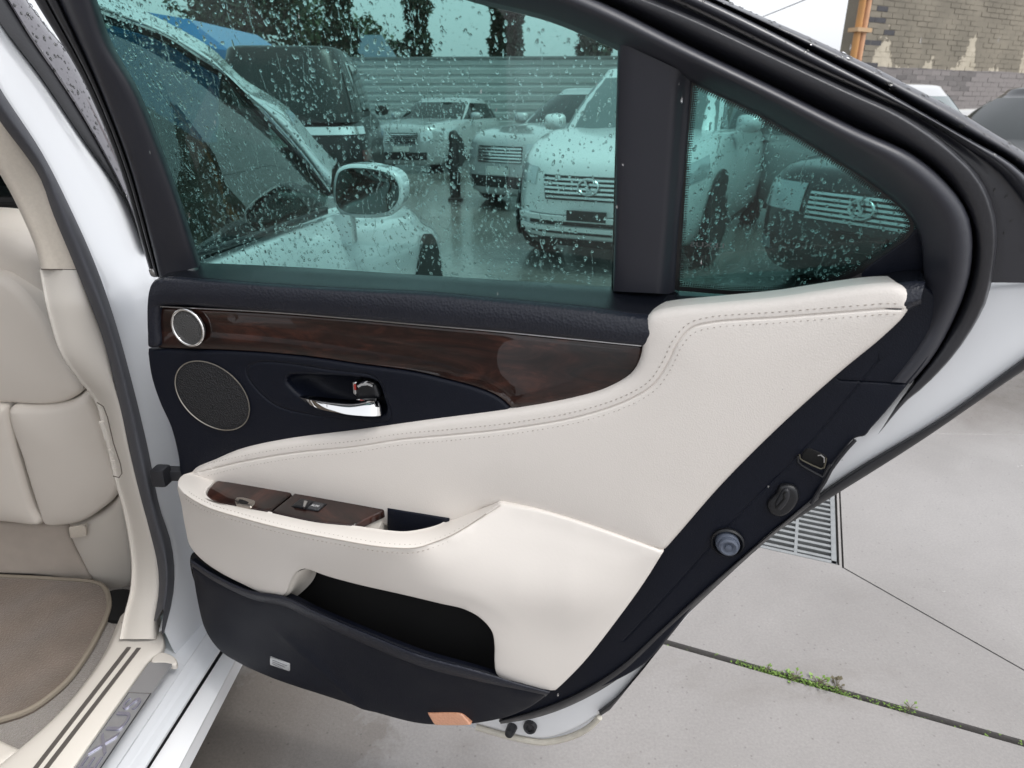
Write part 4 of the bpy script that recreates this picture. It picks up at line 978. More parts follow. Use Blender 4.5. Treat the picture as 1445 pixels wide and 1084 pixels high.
# --- cabin floor, carpet and what is seen of the far side
CARP = mat('carpet_grey', (.27, .245, .225), .95, bump=('noise', 420), bump_s=1.0, dist=.004, var=.22, var_s=260, sheen=.3)
carpet = [(-2.25, -.2), (-.80, -.2), (-.80, 1.4), (-2.25, 1.4)]
V = [(x, y, .262) for x, y in carpet]+[(x, y, .20) for x, y in carpet]
mk('carpet', V, [(0, 1, 2, 3), (7, 6, 5, 4), (0, 4, 5, 1), (1, 5, 6, 2), (2, 6, 7, 3), (3, 7, 4, 0)], CARP, car, 0)
panel('carpet_ramp', [(120, 830), (165, 850), (172, 885), (150, 925), (112, 978), (76, 1019), (10, 1080), (-40, 1120), (-40, 1040), (60, 960), (118, 880)], lambda x, y, w: Hm(x, y, w), FH(0), CARP, car, .292, r=.012, back=.04, grid=.03)
panel('floor_gap_shade', [(150, 836), (184, 832), (186, 842), (176, 872), (152, 874), (146, 858)], lambda x, y, w: Hm(x, y, .30), FH(0), VOID, car, 0, r=.003, back=.02, grid=.03)  # near-black sheet put in for the shade of the gap beside the seat
panel('floor_tunnel', [(-40, 1035), (-10, 1037), (12, 1046), (30, 1056), (10, 1072), (-10, 1084), (-40, 1100)], lambda x, y, w: Hm(x, y, .318), FH(0), CREAMP, car, 0, r=.012, back=.05, grid=.03)
fm_o = [(-260, 800), (-100, 806), (0, 813.5), (74.6, 817.5), (138, 824), (149, 832), (153.6, 845), (153.6, 860), (134, 904), (115, 935), (93, 963), (45, 1000), (0, 1016), (-80, 1030), (-260, 1035)]
MATM = mat('mat_pile', (.165, .128, .102), .95, bump=('noise', 300), bump_s=.7, dist=.004, var=.42, var_s=9, sheen=.35)
mroot = panel('floor_mat', fm_o, lambda x, y, w: Hm(x, y, .302), FH(0), MATM, None, 0, r=.007, back=.012, grid=.035, step=8,
      bump=lambda a, b, d: (.005*np.sin(a*17+b*11)+.003*np.sin(a*41-b*23))*np.clip(d/.03, 0, 1))
tag(mroot, 'brown plush floor mat lying on the carpet behind the front seat', 'floor mat')
bind = curve3(fm_o, lambda x, y, w: Hm(x, y, .299), 0, 150)
tube('edge_binding', list(bind)+[bind[0]], .0055, mat('mat_binding', (.26, .225, .18), .85, bump=('noise', 300), bump_s=.5), mroot, 7)
# --- front seat, seen from behind
LEAN = .13
def Fm(x, y, w):                                         # the back face of the front seat
    n = np.array([0.12, -1, -LEAN]); n /= np.linalg.norm(n); return on_plane((x, y), np.array([-.95, 1.10, .6])+n*w, n)
_n = np.array([0.12, -1, -LEAN]); _n /= np.linalg.norm(_n); _ex = np.cross([0, 0, 1.], -_n)*1; _ex = np.cross(_n, [0, 0, 1.]); _ex /= -np.linalg.norm(_ex); _ey = np.cross(_n, _ex)
FS = (np.array([-.95, 1.10, .6]), _ex, _ey, _n)
seat = panel('front_seat', [(-200, 330), (-60, 322), (0, 331), (30, 343), (51.6, 363), (64, 420), (83, 480), (111, 525), (128, 560), (142, 596), (152, 640), (170, 692), (186, 790), (187, 822), (180, 832), (140, 832), (0, 812), (-200, 800)], Fm, FS, SEAT, car, -.055, r=.03, back=.10, grid=.03, step=8, pillow=.012)
panel('back_panel', [(-200, 385), (-40, 384), (0, 392), (29.5, 414), (62.7, 458.7), (88.6, 506.6), (105, 535), (112.5, 555), (100, 566), (74, 573), (0, 571), (-200, 566)], Fm, FS, SEAT, seat, -.018, r=.014, back=.06, grid=.02, pillow=.012)
panel('map_pocket', [(11.5, 579), (40, 577.5), (74, 576), (100, 570), (116, 563), (128, 574), (140, 596), (153, 640), (168.5, 688), (160, 706), (141.7, 722), (120, 736), (100.7, 742), (61.5, 742), (52, 720), (30, 650)], Fm, FS, SEAT, seat, -.004, r=.012, back=.06, grid=.02, pillow=.014)
panel('map_pocket', [(-200, 572), (0, 576), (6, 578), (24, 650), (46, 720), (57, 741), (0, 738), (-200, 730)], Fm, FS, SEAT, seat, -.004, r=.010, back=.06, grid=.02, pillow=.010)
panel('lower_back', [(-200, 733), (0, 740), (57, 743), (92, 744), (98, 760), (112, 790), (131, 822), (60, 814), (0, 811), (-200, 800)], Fm, FS, mat('seat_carpet_back', (.50, .44, .385), .9, bump=('noise', 500), bump_s=.5, var=.10, var_s=30, sheen=.3), seat, -.030, r=.010, back=.05, grid=.02)
panel('side_cover', [(96, 745), (120, 737), (146, 722), (164, 703), (169, 690), (178, 735), (187, 792), (187, 822), (181, 831), (160, 834), (144, 832), (131, 822), (112, 790)], Fm, FS, CREAMP, seat, -.020, r=.012, back=.05, grid=.02, pillow=.008)
panel('care_tag', [(97, 745.5, 'c'), (121, 741, 'c'), (121.5, 757, 'c'), (99, 760, 'c')], Fm, FS, FABRIC, seat, -.004, r=.001, back=.004, grid=.02)
# dashboard glimpsed past the seat
def Gm(x, y, w): return Ym(x, y, 1.75+w)
FG = (np.array([0, 1.75, 0.]), np.array([1., 0, 0]), ZV, np.array([0, -1., 0]))
dash = panel('dashboard', [(-300, 278, 'c'), (0, 275), (30, 278), (60, 300), (70, 420), (60, 700), (-300, 700)], Gm, FG, BLACKP, car, 0, r=.01, back=.3, grid=.06)
for i in range(5): panel('vent_slat', [(-60, 286+i*9, 'c'), (24+i*5, 287+i*9, 'c'), (26+i*5, 291+i*9, 'c'), (-60, 290+i*9, 'c')], lambda x, y, w: Gm(x, y, -.012), FG, TRIMB, dash, 0, r=.001, back=.01, grid=.05)
tube('dash_trim', [Gm(x, y, -.01) for x, y in ((-60, 338), (10, 338), (35, 342), (55, 352))], .004, SATIN, dash, 6)
# cabin shell: far side, rear seat, roof lining (they shade the cabin)
INT = mat('cabin_cream', (.50, .45, .39), .8, var=.05, var_s=3)
bev_box('far_door_trim', (-2.36, .9, .72), (.06, 3.0, .80), INT, car, .02)
bev_box('rear_seat_cushion', (-1.55, -.62, .42), (1.35, .56, .24), SEAT, car, .06); bev_box('rear_seat_back', (-1.55, -.98, .80), (1.35, .22, .66), SEAT, car, .07)
# --- outside of the car ahead of the door
def stn(pts, n=44): P = spline([(p[1], p[2], p[0]) for p in pts], 0, False, .05); return resample(np.stack([P[:, 2], P[:, 0], P[:, 1]], 1), n)
side = [
 [(-.70, 1.13, .24), (-.69, 2.0, .23), (-.69, 3.4, .23), (-.80, 3.95, .26), (-1.1, 4.12, .28)],
 [(-.655, 1.13, .42), (-.64, 2.0, .42), (-.635, 3.3, .42), (-.75, 3.92, .44), (-1.1, 4.14, .44)],
 [(-.620, 1.13, .70), (-.605, 2.0, .69), (-.605, 3.0, .66), (-.68, 3.7, .60), (-1.05, 4.08, .58)],
 [(-.632, 1.13, .86), (-.618, 2.0, .85), (-.622, 2.6, .82), (-.66, 3.3, .73), (-.80, 3.80, .66), (-1.1, 4.0, .64)],
 [(-.650, 1.13, .965), (-.640, 1.6, .955), (-.640, 2.0, .94), (-.66, 2.6, .885), (-.70, 3.2, .81), (-.86, 3.74, .72), (-1.15, 3.92, .69)],
 [(-.668, 1.13, .985), (-.668, 1.6, .975), (-.70, 2.0, .965), (-.73, 2.6, .915), (-.78, 3.2, .84), (-.95, 3.66, .75), (-1.2, 3.84, .72)]]
loft('front_wing', [stn(c) for c in side], WHITE, car, 5, 60)
hood = [[(-.70, 1.98, .965), (-.73, 2.6, .915), (-.78, 3.2, .84), (-.95, 3.66, .75), (-1.2, 3.84, .72)], [(-1.0, 1.95, .99), (-1.0, 2.6, .945), (-1.02, 3.2, .865), (-1.15, 3.6, .785), (-1.3, 3.84, .735)], [(-1.52, 1.9, 1.0), (-1.52, 2.6, .955), (-1.52, 3.2, .88), (-1.52, 3.6, .80), (-1.52, 3.88, .74)], [(-2.34, 1.98, .965), (-2.31, 2.6, .915), (-2.26, 3.2, .84), (-2.09, 3.66, .75), (-1.84, 3.84, .72)]]
loft('hood', [stn(c) for c in hood], WHITE, car, 5, 60)
fw = np.array([-.74, 3.02, .33])
wh = disc_solid('front_wheel', fw, (1, 0, 0), .33, .2, TYRE, car, 36, prof=[(.20, -.2), (.31, -.2), (.335, -.17), (.335, .085), (.315, .115), (.225, .11), (.215, .09)])
disc_solid('rim', fw, (1, 0, 0), .2, .1, SATIN, wh, 24, prof=[(.215, .085), (.18, .06), (.06, .07), (0, .075)])
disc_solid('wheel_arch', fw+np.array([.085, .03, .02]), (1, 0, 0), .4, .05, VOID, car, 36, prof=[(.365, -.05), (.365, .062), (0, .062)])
rail_t = [(20, -140), (100, -40), (136, -6), (155, 4), (217, 33), (294, 77), (334, 116), (399, 159), (440, 207), (469, 238)]
rail_b = [(10, -110), (80, -20), (120, 12), (145, 23), (232, 50), (280, 98), (329, 112), (363, 158), (399, 194), (417, 208), (466, 270)]
rail_b = [(10, -110), (80, -20), (120, 10), (145, 22), (232, 52), (280, 82), (329, 114), (363, 152), (405, 196), (430, 225), (466, 272)]
rm = resample(spline(rail_t, 0), 40); rb_ = resample(spline(rail_b, 0), 40)
mids = [(a[0]*.5+b[0]*.5, a[1]*.5+b[1]*.5) for a, b in zip(rm, rb_)]
loft('window_rail', [S_(off(rail_t, 6, -8), -.74, 40), S_(rail_t, -.665, 40), S_([(a[0]*.7+b[0]*.3, a[1]*.7+b[1]*.3) for a, b in zip(rm, rb_)], -.640, 40), S_(off(mids, 0, 2), -.640, 40), S_(off(rail_b, 0, -5), -.655, 40), S_(rail_b, -.69, 40)], WHITE, car, 5, 50)
gl_e = off(rail_b, -3, 5)
tube('window_seal', S_(off(rail_b, -2, 3), -.662, 40), .006, RUBBER, car, 6)
belt = [(266, 362), (280, 357), (340, 338), (400, 318), (463, 295)]
loft('belt_moulding', [S_(off(belt, 0, -4), -.668, 24), S_(off(belt, 0, -2), -.640, 24), S_(off(belt, 0, 5), -.640, 24), S_(off(belt, 0, 7), -.66, 24)], RUBBER, car, 3)
gpoly = [(90, -10, 'c'), (120, 14), (145, 27), (232, 57), (280, 87), (329, 119), (363, 157), (405, 201), (430, 230), (463, 276, 'c'), (463, 293, 'c'), (400, 317), (340, 337), (280, 356), (262, 363, 'c'), (200, 180)]
NS = np.array([1., 0, .30]); NS /= np.linalg.norm(NS)
FSI = (np.array([-.668, 1.0, .98]), np.array([0, 1., 0]), np.cross(NS, [0, 1., 0]), NS)
def Sgl(x, y, w): return on_plane((x, y), np.array([-.668+w, 0, .98]), NS)
fgl = panel('front_door_glass', gpoly, Sgl, FSI, GLASS_C, car, 0, r=.0005, back=.004, grid=.2)
# dash top and far window seen through that glass
bev_box('cowl', (-1.5, 1.98, .90), (1.5, .5, .16), TRIMB, car, .05)
V = [(-.80, 2.05, .98), (-2.24, 2.05, .98), (-2.02, 1.38, 1.39), (-1.02, 1.38, 1.39)]; V += [(x, y-.004, z-.004) for x, y, z in V]
mk('windshield', V, [(0, 1, 2, 3), (7, 6, 5, 4), (0, 4, 5, 1), (1, 5, 6, 2), (2, 6, 7, 3), (3, 7, 4, 0)], GLASS_C, car, 0)
sw = np.array([-1.15, 1.62, .93]); V = []
ring_ = [sw+np.array([.18*math.cos(a), .07*math.sin(a), .17*math.sin(a)]) for a in np.linspace(0, 2*math.pi, 33)]
stw_ = tube('steering_wheel', ring_, .015, TRIMB, car, 8)
# roof and the body behind the door (behind the viewer)
rf = [[(x, y, z) for x, y, z in ((-2.10, yy, 1.36), (-1.9, yy, 1.425), (-1.52, yy, 1.45), (-1.14, yy, 1.425), (-.93, yy, 1.37))] for yy in (-1.0, -.4, .4, 1.2, 1.40)]
K = np.array(rf, float)
for i, yy in enumerate((-1.0, -.4, .4, 1.2, 1.40)): K[i, :, 2] -= (.10, .03, 0, .01, .03)[i]
rtop = loft('roof', K, WHITE, car, 5, 60)
V = np.concatenate([K.reshape(-1, 3)-ZV*.035]); n5 = 5
mk('roof_lining', V, [(i*5+j, (i+1)*5+j, (i+1)*5+j+1, i*5+j+1) for i in range(4) for j in range(4)], INT, car, 60)
q = [[(-.70, -.12, .30), (-.64, -.15, .6), (-.63, -.30, .98), (-.80, -.42, 1.25), (-.94, -.50, 1.34)], [(-.70, -.5, .3), (-.61, -.6, .65), (-.62, -.75, .98), (-.82, -.82, 1.2), (-.96, -.86, 1.28)], [(-.71, -1.9, .3), (-.66, -1.95, .65), (-.68, -1.95, .96), (-.8, -1.95, 1.0), (-1.0, -1.95, 1.02)]]
loft('rear_wing', [resample(np.array(c), 24) for c in q], WHITE, car, 5, 60)
# right door mirror of the white car
def Mm(x, y, w): return Ym(x, y, 1.93)
FMI = (np.array([0, 1.93, 0.]), np.array([1., 0, 0]), ZV, np.array([0, -1., 0]))
mo = [(469, 257), (475, 239.5), (484, 234), (496, 232), (529, 234.6), (558, 244), (566, 254), (568.6, 266), (566.5, 286.5), (554, 303), (535, 308), (512, 309), (483.5, 305), (471, 291)]
mir = panel('wing_mirror', mo, Mm, FMI, WHITE, car, 0, r=.016, back=.07, grid=.02, step=4, bump=lambda a, b, d: -.02*np.clip((d-.017)/.01, 0, 1))
mg = [(474, 259), (479, 243), (488, 238.5), (497, 237), (529, 239.5), (553, 248), (560, 257), (562.5, 267), (560.5, 284), (550, 297), (534, 302), (512, 303), (487, 299.5), (475.5, 289)]
panel('mirror_glass', mg, lambda x, y, w: Ym(x, y, 1.925), FMI, mat('mirror_silver', (.13, .16, .16), .03, metal=1), mir, 0, r=.002, back=.01, grid=.05, step=4)
cmi = Mm(490, 312, 0)
V, F = box_vf(cmi+np.array([-.015, .02, -.035]), (.05, .05, .10)); bev_box('mirror_stalk', cmi+np.array([-.012, .02, -.025]), (.05, .06, .09), WHITE, car, .015)
# ================================================================== the open rear door
door_m = Matrix.Translation(HINGE) @ Matrix.Rotation(-TH, 4, 'Z')
def dpanel(name, pts, m, w, par, fr=FD, f=Dm, **k): return panel(name, pts, f, fr, m, par, w, **k)
# white pressed shell, the part everything else is fixed to
shell_px = [(238, 430), (250, 420, 'c'), (900, 440), (1300, 425), (1385, 404), (1445, 399), (1500, 392), (1530, 420), (1500, 478), (1445, 515), (1336, 592), (1201, 673), (1150, 708), (1070, 775), (1000, 842), (960, 885), (905, 950), (868, 992), (845, 1012), (815, 1030), (790, 1040), (766, 1045), (735, 1041), (695, 1030), (620, 1012), (480, 975), (380, 925), (320, 860), (295, 700), (262, 560)]
me_door = dpanel('rear_door', shell_px, WHITE_IN, -.085, car, r=.010, back=.03, grid=.03, step=8)
# give the door its own hinge origin, so that it can swing
_o = me_door; _Mi = door_m.inverted(); _carM = WM[car.name]
_L = _Mi @ _carM
for v in _o.data.vertices: v.co = _L @ v.co
_o.matrix_local = _carM.inverted() @ door_m; WM[_o.name] = door_m
door = me_door
skin_px = [(252, 425, 'c'), (900, 445), (1300, 430), (1400, 398), (1520, 388), (1560, 420), (1520, 480), (1445, 519), (1297, 621), (1178, 697), (1146, 717), (1060, 780), (992, 843), (949, 896), (893, 965), (853, 1010, 'c'), (842, 1018), (815, 1036), (790, 1045), (766, 1049), (735, 1045), (690, 1034), (600, 1014), (480, 982), (390, 935), (330, 870), (300, 700), (270, 560)]
dpanel('outer_skin', skin_px, WHITE, -.118, door, r=.006, back=.02, grid=.04, step=8)
# dirty cream seam along the shell's bottom
DIRT = mat('grimy_sealant', (.60, .565, .49), .6, var=.25, var_s=60)
tube('bottom_hem', curve3([(672, 1026), (700, 1034), (735, 1043), (766, 1047.5), (795, 1043), (815, 1036), (832, 1026), (846, 1012)], lambda x, y, w: Dm(x, y, -.086), 0, 40), .0055, DIRT, door, 8)
for (x, y, rr, el, nm) in ((748, 1026, .0115, 1.1, 'rubber_plug'), (722, 1028, .0085, .8, 'rubber_bung')):
    c = Dm(x, y, -.080); disc_solid(nm, c, DN*.9+ZV*.25, rr, .01, RUBBER, door, 28, prof=[(rr, -.012), (rr, .003), (rr*.85, .006), (rr*.55, .005), (rr*.5, .003), (rr*.2, .0035), (0, .004)] if el > 1 else [(rr*1.1, -.014), (rr, .012), (rr*.8, .018), (0, .019)], u=DU)
# trailing edge strip
es_i = [(1530, 448), (1445, 507), (1336, 586), (1201.5, 667.5), (1152, 703), (1075, 768), (1000, 836), (955, 884), (905, 948), (876, 980), (845, 1004)]
es_o = [(1545, 462), (1445, 523), (1297, 624), (1178, 699), (1146, 719), (1060, 776), (992, 840), (949, 893), (893, 962), (853, 1009), (848, 1010)]
es_m = [(a[0]*.5+b[0]*.5, a[1]*.5+b[1]*.5) for a, b in zip(resample(spline(es_i, 0), 60), resample(spline(es_o, 0), 60))]
Dc = lambda pts, w, n=60: curve3(pts, lambda x, y, w_: Dm(x, y, w_), w, n)
loft('edge_seal', [Dc(off(es_i, -3, -2), -.105), Dc(es_i, -.078), Dc(es_m, -.074), Dc(es_o, -.084), Dc(off(es_o, -3, -3), -.13)], RUBBER, door, 4, 50)
# black garnish round the lock face
gar = [(1296, 400), (1312, 408), (1336, 440), (1330, 470), (1310, 507), (1284, 541, 'c'), (1252, 581), (1229, 607), (1222, 616), (1207, 620), (1194, 634), (1181, 650), (1172, 662), (1160, 690), (1147, 711, 'c'), (1108, 737), (1060, 777), (1025, 808), (992, 841), (949, 893), (912, 936), (873, 960), (836, 976), (793, 996), (740, 1013), (712, 1017), (690, 1005), (700, 950), (860, 800), (950, 680), (1100, 500), (1200, 440)]
g_o = dpanel('lock_face_cover', gar, NAVYF, -.018, door, r=.004, back=.05, grid=.02, grooves=[([(1185, 537), (1240, 540), (1284, 543)], .0009, .002), ([(1240, 508), (1130, 640), (1040, 730), (950, 830), (880, 905)], .0014, .0014)])
loft('lower_seal', [Dc(p, w) for p, w in (([(1160, 690), (1075, 762), (985, 838), (930, 890), (880, 935), (820, 972), (760, 998), (705, 1014)], -.026), ([(1158, 694), (1073, 766), (985, 842), (928, 894), (876, 941), (818, 978), (758, 1003), (704, 1018)], -.014), ([(1155, 704), (1070, 770), (988, 846), (935, 896), (880, 948), (822, 984), (762, 1008), (706, 1020)], -.020), ([(1152, 706), (1070, 774), (990, 848), (938, 898), (882, 951), (824, 987), (764, 1011), (706, 1022)], -.05))], RUBBER, door, 4)
# latch
lp = [(1127, 644), (1131, 640, 'c'), (1150, 634), (1160, 640), (1170, 648), (1172, 656), (1164, 664), (1158, 663), (1128, 652)]
la = dpanel('latch_mouth', [(1131, 645), (1136, 636), (1142, 633.5), (1150, 636), (1166, 645), (1167, 652), (1162, 661), (1150, 657), (1133, 650)], VOID, -.0165, door, r=.0015, back=.004, grid=.02, step=3)
tube('latch_plate', [Dm(x, y, -.013) for x, y in ((1128, 641), (1129, 647), (1133, 650), (1145, 656), (1158, 661.5), (1163, 660), (1165, 652), (1166, 646))], .0010, mat('latch_brass', (.14, .13, .10), .35, metal=.9), door, 6)
tube('latch_rim', [Dm(x, y, -.0135) for x, y in ((1126, 643), (1126.5, 652), (1132, 657), (1146, 665), (1161, 673), (1166, 664), (1171, 655))], .0016, BLACKP, door, 6)
tube('latch_claw', [Dm(x, y, -.0135) for x, y in ((1154, 643), (1158, 642), (1163, 646), (1163, 653))], .0008, SATIN, door, 6)
tube('seal_lip', [Dm(x, y, -.014) for x, y in ((1207, 621), (1195, 634), (1182, 650), (1172, 664), (1164, 680), (1152, 698), (1145, 711))], .0022, RUBBER, door, 6)
# child lock and buffer
cl = dpanel('child_lock', [(1083, 712), (1096, 697), (1100, 688), (1112, 686), (1124, 691), (1128, 703), (1123, 716), (1112, 727), (1100, 731), (1085, 724)], BLACKP, -.010, door, r=.005, back=.012, grid=.02, step=3)
dpanel('lock_switch', [(1094, 713), (1100, 701), (1106, 692), (1113, 692), (1115, 702), (1109, 714), (1102, 721), (1095, 720)], RUBBER, -.006, door, r=.003, back=.012, grid=.02, step=3)
tube('lock_slot', [Dm(x, y, -.005) for x, y in ((1096, 717), (1103, 709), (1107, 704), (1106, 697), (1109, 694))], .0012, VOID, door, 6)
c = Dm(1026, 764, -.018); bn = DN*.97+DU*.12
disc_solid('buffer_socket', c, bn, .019, 0, BLACKP, door, 32, prof=[(.0205, -.01), (.0205, .004), (.0185, .006), (.0165, .003), (.0165, -.004)], u=DU)
disc_solid('buffer', c, bn, .014, 0, mat('buffer_rubber', (.085, .10, .135), .55), door, 32, prof=[(.0145, -.006), (.0145, .008), (.0135, .0095), (.0125, .0095), (.012, .014), (.0095, .0155), (.0075, .0145), (.0045, .013), (.004, .0155), (0, .016)], u=DU)

# ---- upper door frame: bands from the glass outwards, on the leaning window plane
def To(pts, o, n=90): return curve3(pts, lambda x, y, w: Tm(x, y, w), o, n)
K0 = [(20, -170), (120, -150), (250, -128), (400, -92), (540, -46), (668, -2), (780, 27), (874, 67), (976, 112), (1069, 156), (1169, 215), (1234, 258), (1280, 296), (1297, 325), (1303, 360), (1303, 405), (1290, 445), (1262, 490), (1226, 537)]
K1 = [(0, -230), (120, -208), (250, -180), (400, -145), (540, -107), (690, -57), (770, -28), (860, 10), (961.5, 61), (1087, 122), (1209, 183), (1286, 219), (1335, 260), (1363.5, 300), (1371, 337), (1367.5, 386), (1356, 425), (1332, 477), (1312, 509), (1285, 541)]
K2 = [(0, -275), (150, -245), (300, -208), (450, -168), (600, -120), (740, -70), (840, -28), (913, 0), (982, 28), (1087, 77), (1209, 134), (1266, 160), (1315, 191), (1359, 227), (1384, 256), (1400, 292), (1406, 329), (1404, 365), (1396, 406), (1388, 433), (1352, 493), (1308.6, 541), (1277, 568), (1240, 612)]
R1 = [(0, -300), (150, -268), (300, -230), (450, -188), (600, -138), (740, -88), (840, -44), (930, -7), (982, 16), (1087, 67), (1150, 97), (1238, 137), (1305, 168), (1371, 210), (1416, 243), (1445, 278), (1478, 330), (1500, 400)]
R2 = [(0, -315), (150, -283), (300, -243), (450, -202), (600, -152), (740, -102), (840, -60), (930, -27), (994, 0), (1087, 44.7), (1150, 77.5), (1238, 123), (1327, 174), (1371, 199), (1416, 224), (1440, 242), (1472, 278), (1500, 330), (1520, 400)]
G1 = [(x+1, y-4) for x, y in R2]
O2 = [(20, -345), (170, -312), (320, -272), (470, -230), (620, -178), (760, -122), (860, -78), (950, -34), (1020, 0), (1124, 44.7), (1150, 56.5), (1238, 97.5), (1283, 121), (1345, 153), (1400, 187), (1445, 215), (1490, 252), (1525, 310), (1545, 390)]
mixc = lambda A, B, q: [tuple(a*(1-q)+b*q) for a, b in zip(resample(spline(A, 0), 60)[:, :2], resample(spline(B, 0), 60)[:, :2])]
loft('window_frame', [To(off(K0, -2, 5), -.004), To(K0, .010), To(off(K0, 1, -3), .016), To(mixc(K0, K1, .35), .030), To(mixc(K0, K1, .66), .040), To(mixc(K0, K1, .90), .036), To(K1, .024), To(off(K1, 3, -3), -.01)], FRAMEP, door, 4, 60)
loft('door_seal', [To(off(K1, -2, 2), -.012), To(off(K1, 4, -3), .004), To(mixc(K1, K2, .45), .019), To(mixc(K1, K2, .85), .020), To(off(K2, -1, 1), .014), To(off(K2, 2, -2), -.02)], mat('seal_rubber_wet', (.017, .0175, .022), .36, bump=('noise', 260), bump_s=.35, rvar=.08, var_s=60), door, 4, 60)
K2s = K2[:18]+[(1398, 400)]
loft('outer_frame', [To(off(K2s, -6, 4), -.030), To(off(K2s, 2, -1), -.026), To(mixc(K2s, R1, .8), -.030), To(R1, -.022), To(mixc(R1, R2, .5), -.014), To(R2, -.020), To(off(R2, 1, -2), -.050)], GLOSSB, door, 4, 60)
loft('outer_moulding', [To(off(R2, -2, 1), -.055), To(G1, -.038), To(mixc(G1, O2, .35), -.026), To(mixc(G1, O2, .8), -.032), To(O2, -.048), To(off(O2, -8, 8), -.085)], GLOSSB, door, 4, 60)
# front upright of the frame
P0 = [(72, -150), (110, -60), (135, 0), (155, 58), (194, 128), (232.6, 225), (256, 291), (283, 378)]
P2 = [(20, -150), (68, -60), (93, 0), (147, 128), (186, 232.6), (213, 330), (228, 392)]
P3 = [(-30, -150), (14, -60), (48.5, 0), (116, 112), (167, 232.6), (201.5, 349), (213, 389)]
To2 = lambda p, o: To(p, o, 44)
loft('front_upright', [To2(off(P0, 2, 0), -.004), To2(off(P0, -1), .014), To2(off(P0, -9), .026), To2(mixc(P0, P2, .6), .032), To2(P2, .030), To2(mixc(P2, P3, .25), .014)], FRAMEP, door, 5, 60)
loft('upright_seal', [To2(mixc(P2, P3, .20), .006), To2(mixc(P2, P3, .32), .022), To2(mixc(P2, P3, .55), .022), To2(mixc(P2, P3, .60), .008), To2(mixc(P2, P3, .68), .014), To2(mixc(P2, P3, .92), .013), To2(P3, -.002), To2(off(P3, 3), -.014)], RUBBER, door, 4, 60)
panel('frame_end_clip', [(209, 381, 'c'), (214, 380, 'c'), (222, 389), (221, 391.5), (213, 390)], lambda x, y, w: Tm(x, y, .016), FT, SATIN, door, 0, r=.001, back=.004, grid=.02, step=2)
# glass
g1 = [(40, -160, 'c'), (250, -130), (400, -95), (540, -49), (668, -5), (780, 24), (890, 70, 'c'), (884, 412, 'c'), (865, 409), (700, 398), (560, 389), (420, 380), (270, 374, 'c'), (256, 318), (228, 225), (188, 128), (150, 58), (128, 0), (100, -60)]
win = panel('window_glass', g1, Tm, FT, GLASS, door, 0, r=.0004, back=.0045, grid=.15, step=12)
g2 = [(974, 109), (1069, 154), (1169, 213), (1235, 257), (1284, 298), (1292, 318), (1280, 343), (1225, 380), (1177, 402), (1120, 414), (1055, 417), (951, 410), (962, 244)]
qwin = panel('quarter_glass', g2, Tm, FT, GLASS_Q, door, 0, r=.0004, back=.0045, grid=.15, step=12)
# printed edge of the quarter glass: solid rim and two rows of dots
g2i = [(976, 112, 'c'), (1069, 157), (1168.6, 216), (1233.5, 261), (1280, 300), (1287, 320), (1277, 340), (1224, 377), (1176, 399), (1119.5, 411), (1055, 414), (953, 407, 'c'), (963.5, 243.6)]
rim_c = spline(g2i, 0, True, 4)
def inset(C, d):
    T = np.roll(C[:, :2], -1, 0)-np.roll(C[:, :2], 1, 0); N = np.stack([-T[:, 1], T[:, 0]], 1); N /= np.linalg.norm(N, axis=1)[:, None]; return C[:, :2]+N*d
FRIT = mat('frit_print', (.006, .006, .007), .5)
for_rows = [[Tm(x, y, .0006) for x, y in inset(rim_c, d)] for d in (-3, 3.4)]
loft('frit_rim', np.array(for_rows), FRIT, qwin, 1, 0, closed=True)
V, F = [], []
for d, rr, ph in ((5.0, .00115, 0), (7.6, .0009, .5), (9.8, .0006, 0)):
    C = inset(rim_c, d); C = np.concatenate([C, C[:1]]); Lp = np.linalg.norm(np.diff(C, axis=0), axis=1).sum(); n = int(Lp/3.3); C = resample(C, n+1)
    for i in range(n):
        q = C[i]*(1-ph)+C[i+1]*ph; p = Tm(q[0], q[1], .0007); k = len(V)
        for a in range(6): V.append(p+rr*(math.cos(a*1.0472)*DU+math.sin(a*1.0472)*TV))
        F.append(tuple(range(k, k+6)))
tag(mk('frit_dots', V, F, FRIT, qwin, 0), kind='stuff')
text_mesh('glass_marking', 'LEXUS', .0080, Tm(998, 346, .0008), -DU, TV, mat('glass_print', (.10, .11, .11), .6), qwin, .0001, fit=.036)
text_mesh('glass_marking', 'TEMPERED\nAS2  M20', .0038, Tm(997, 358, .0008), DU, TV, MATS['glass_print'], qwin, .0001, fit=.024) if False else None
# rain beads on the outside of both panes
pg1 = frame_poly(off(g1, 0, 0), Tm, FT); pg2 = frame_poly(g2i, Tm, FT)
vis1 = lambda X: np.clip(.35+.65*np.abs(np.sin(X[:, 0]*9+X[:, 1]*4)), 0, 1)*(X[:, 1] < .40)*(X[:, 0] > -.02)
drops('rain_beads', pg1, FT, -.0046, -1, 9000, win, .00045, .0025, vis1, 8)
drops('rain_beads', pg2, FT, -.0046, -1, 1700, qwin, .00045, .0022, None, 8)
# divider between the panes
dvL = [(876, 60), (874, 67), (871, 180), (869, 300), (866, 411)]; dvR = [(970, 104), (968, 112), (959, 220), (951, 320), (943, 415)]
dv = lambda q: [(a[0]*(1-q)+b[0]*q, a[1]*(1-q)+b[1]*q) for a, b in zip(dvL, dvR)]
loft('window_divider', [To(off(dvL, 1), -.002, 20), To(off(dvL, -1), .010, 20), To(dv(.03), .018, 20), To(dv(.25), .022, 20), To(dv(.72), .022, 20), To(dv(.86), .019, 20), To(dv(.99), .008, 20), To([(977, 105), (975.5, 113), (965, 243), (957, 320), (951, 412)], .002, 20), To([(979, 105), (977, 113), (967, 243), (959, 320), (953, 412)], -.004, 20)], FRAMEP, door, 4, 40)

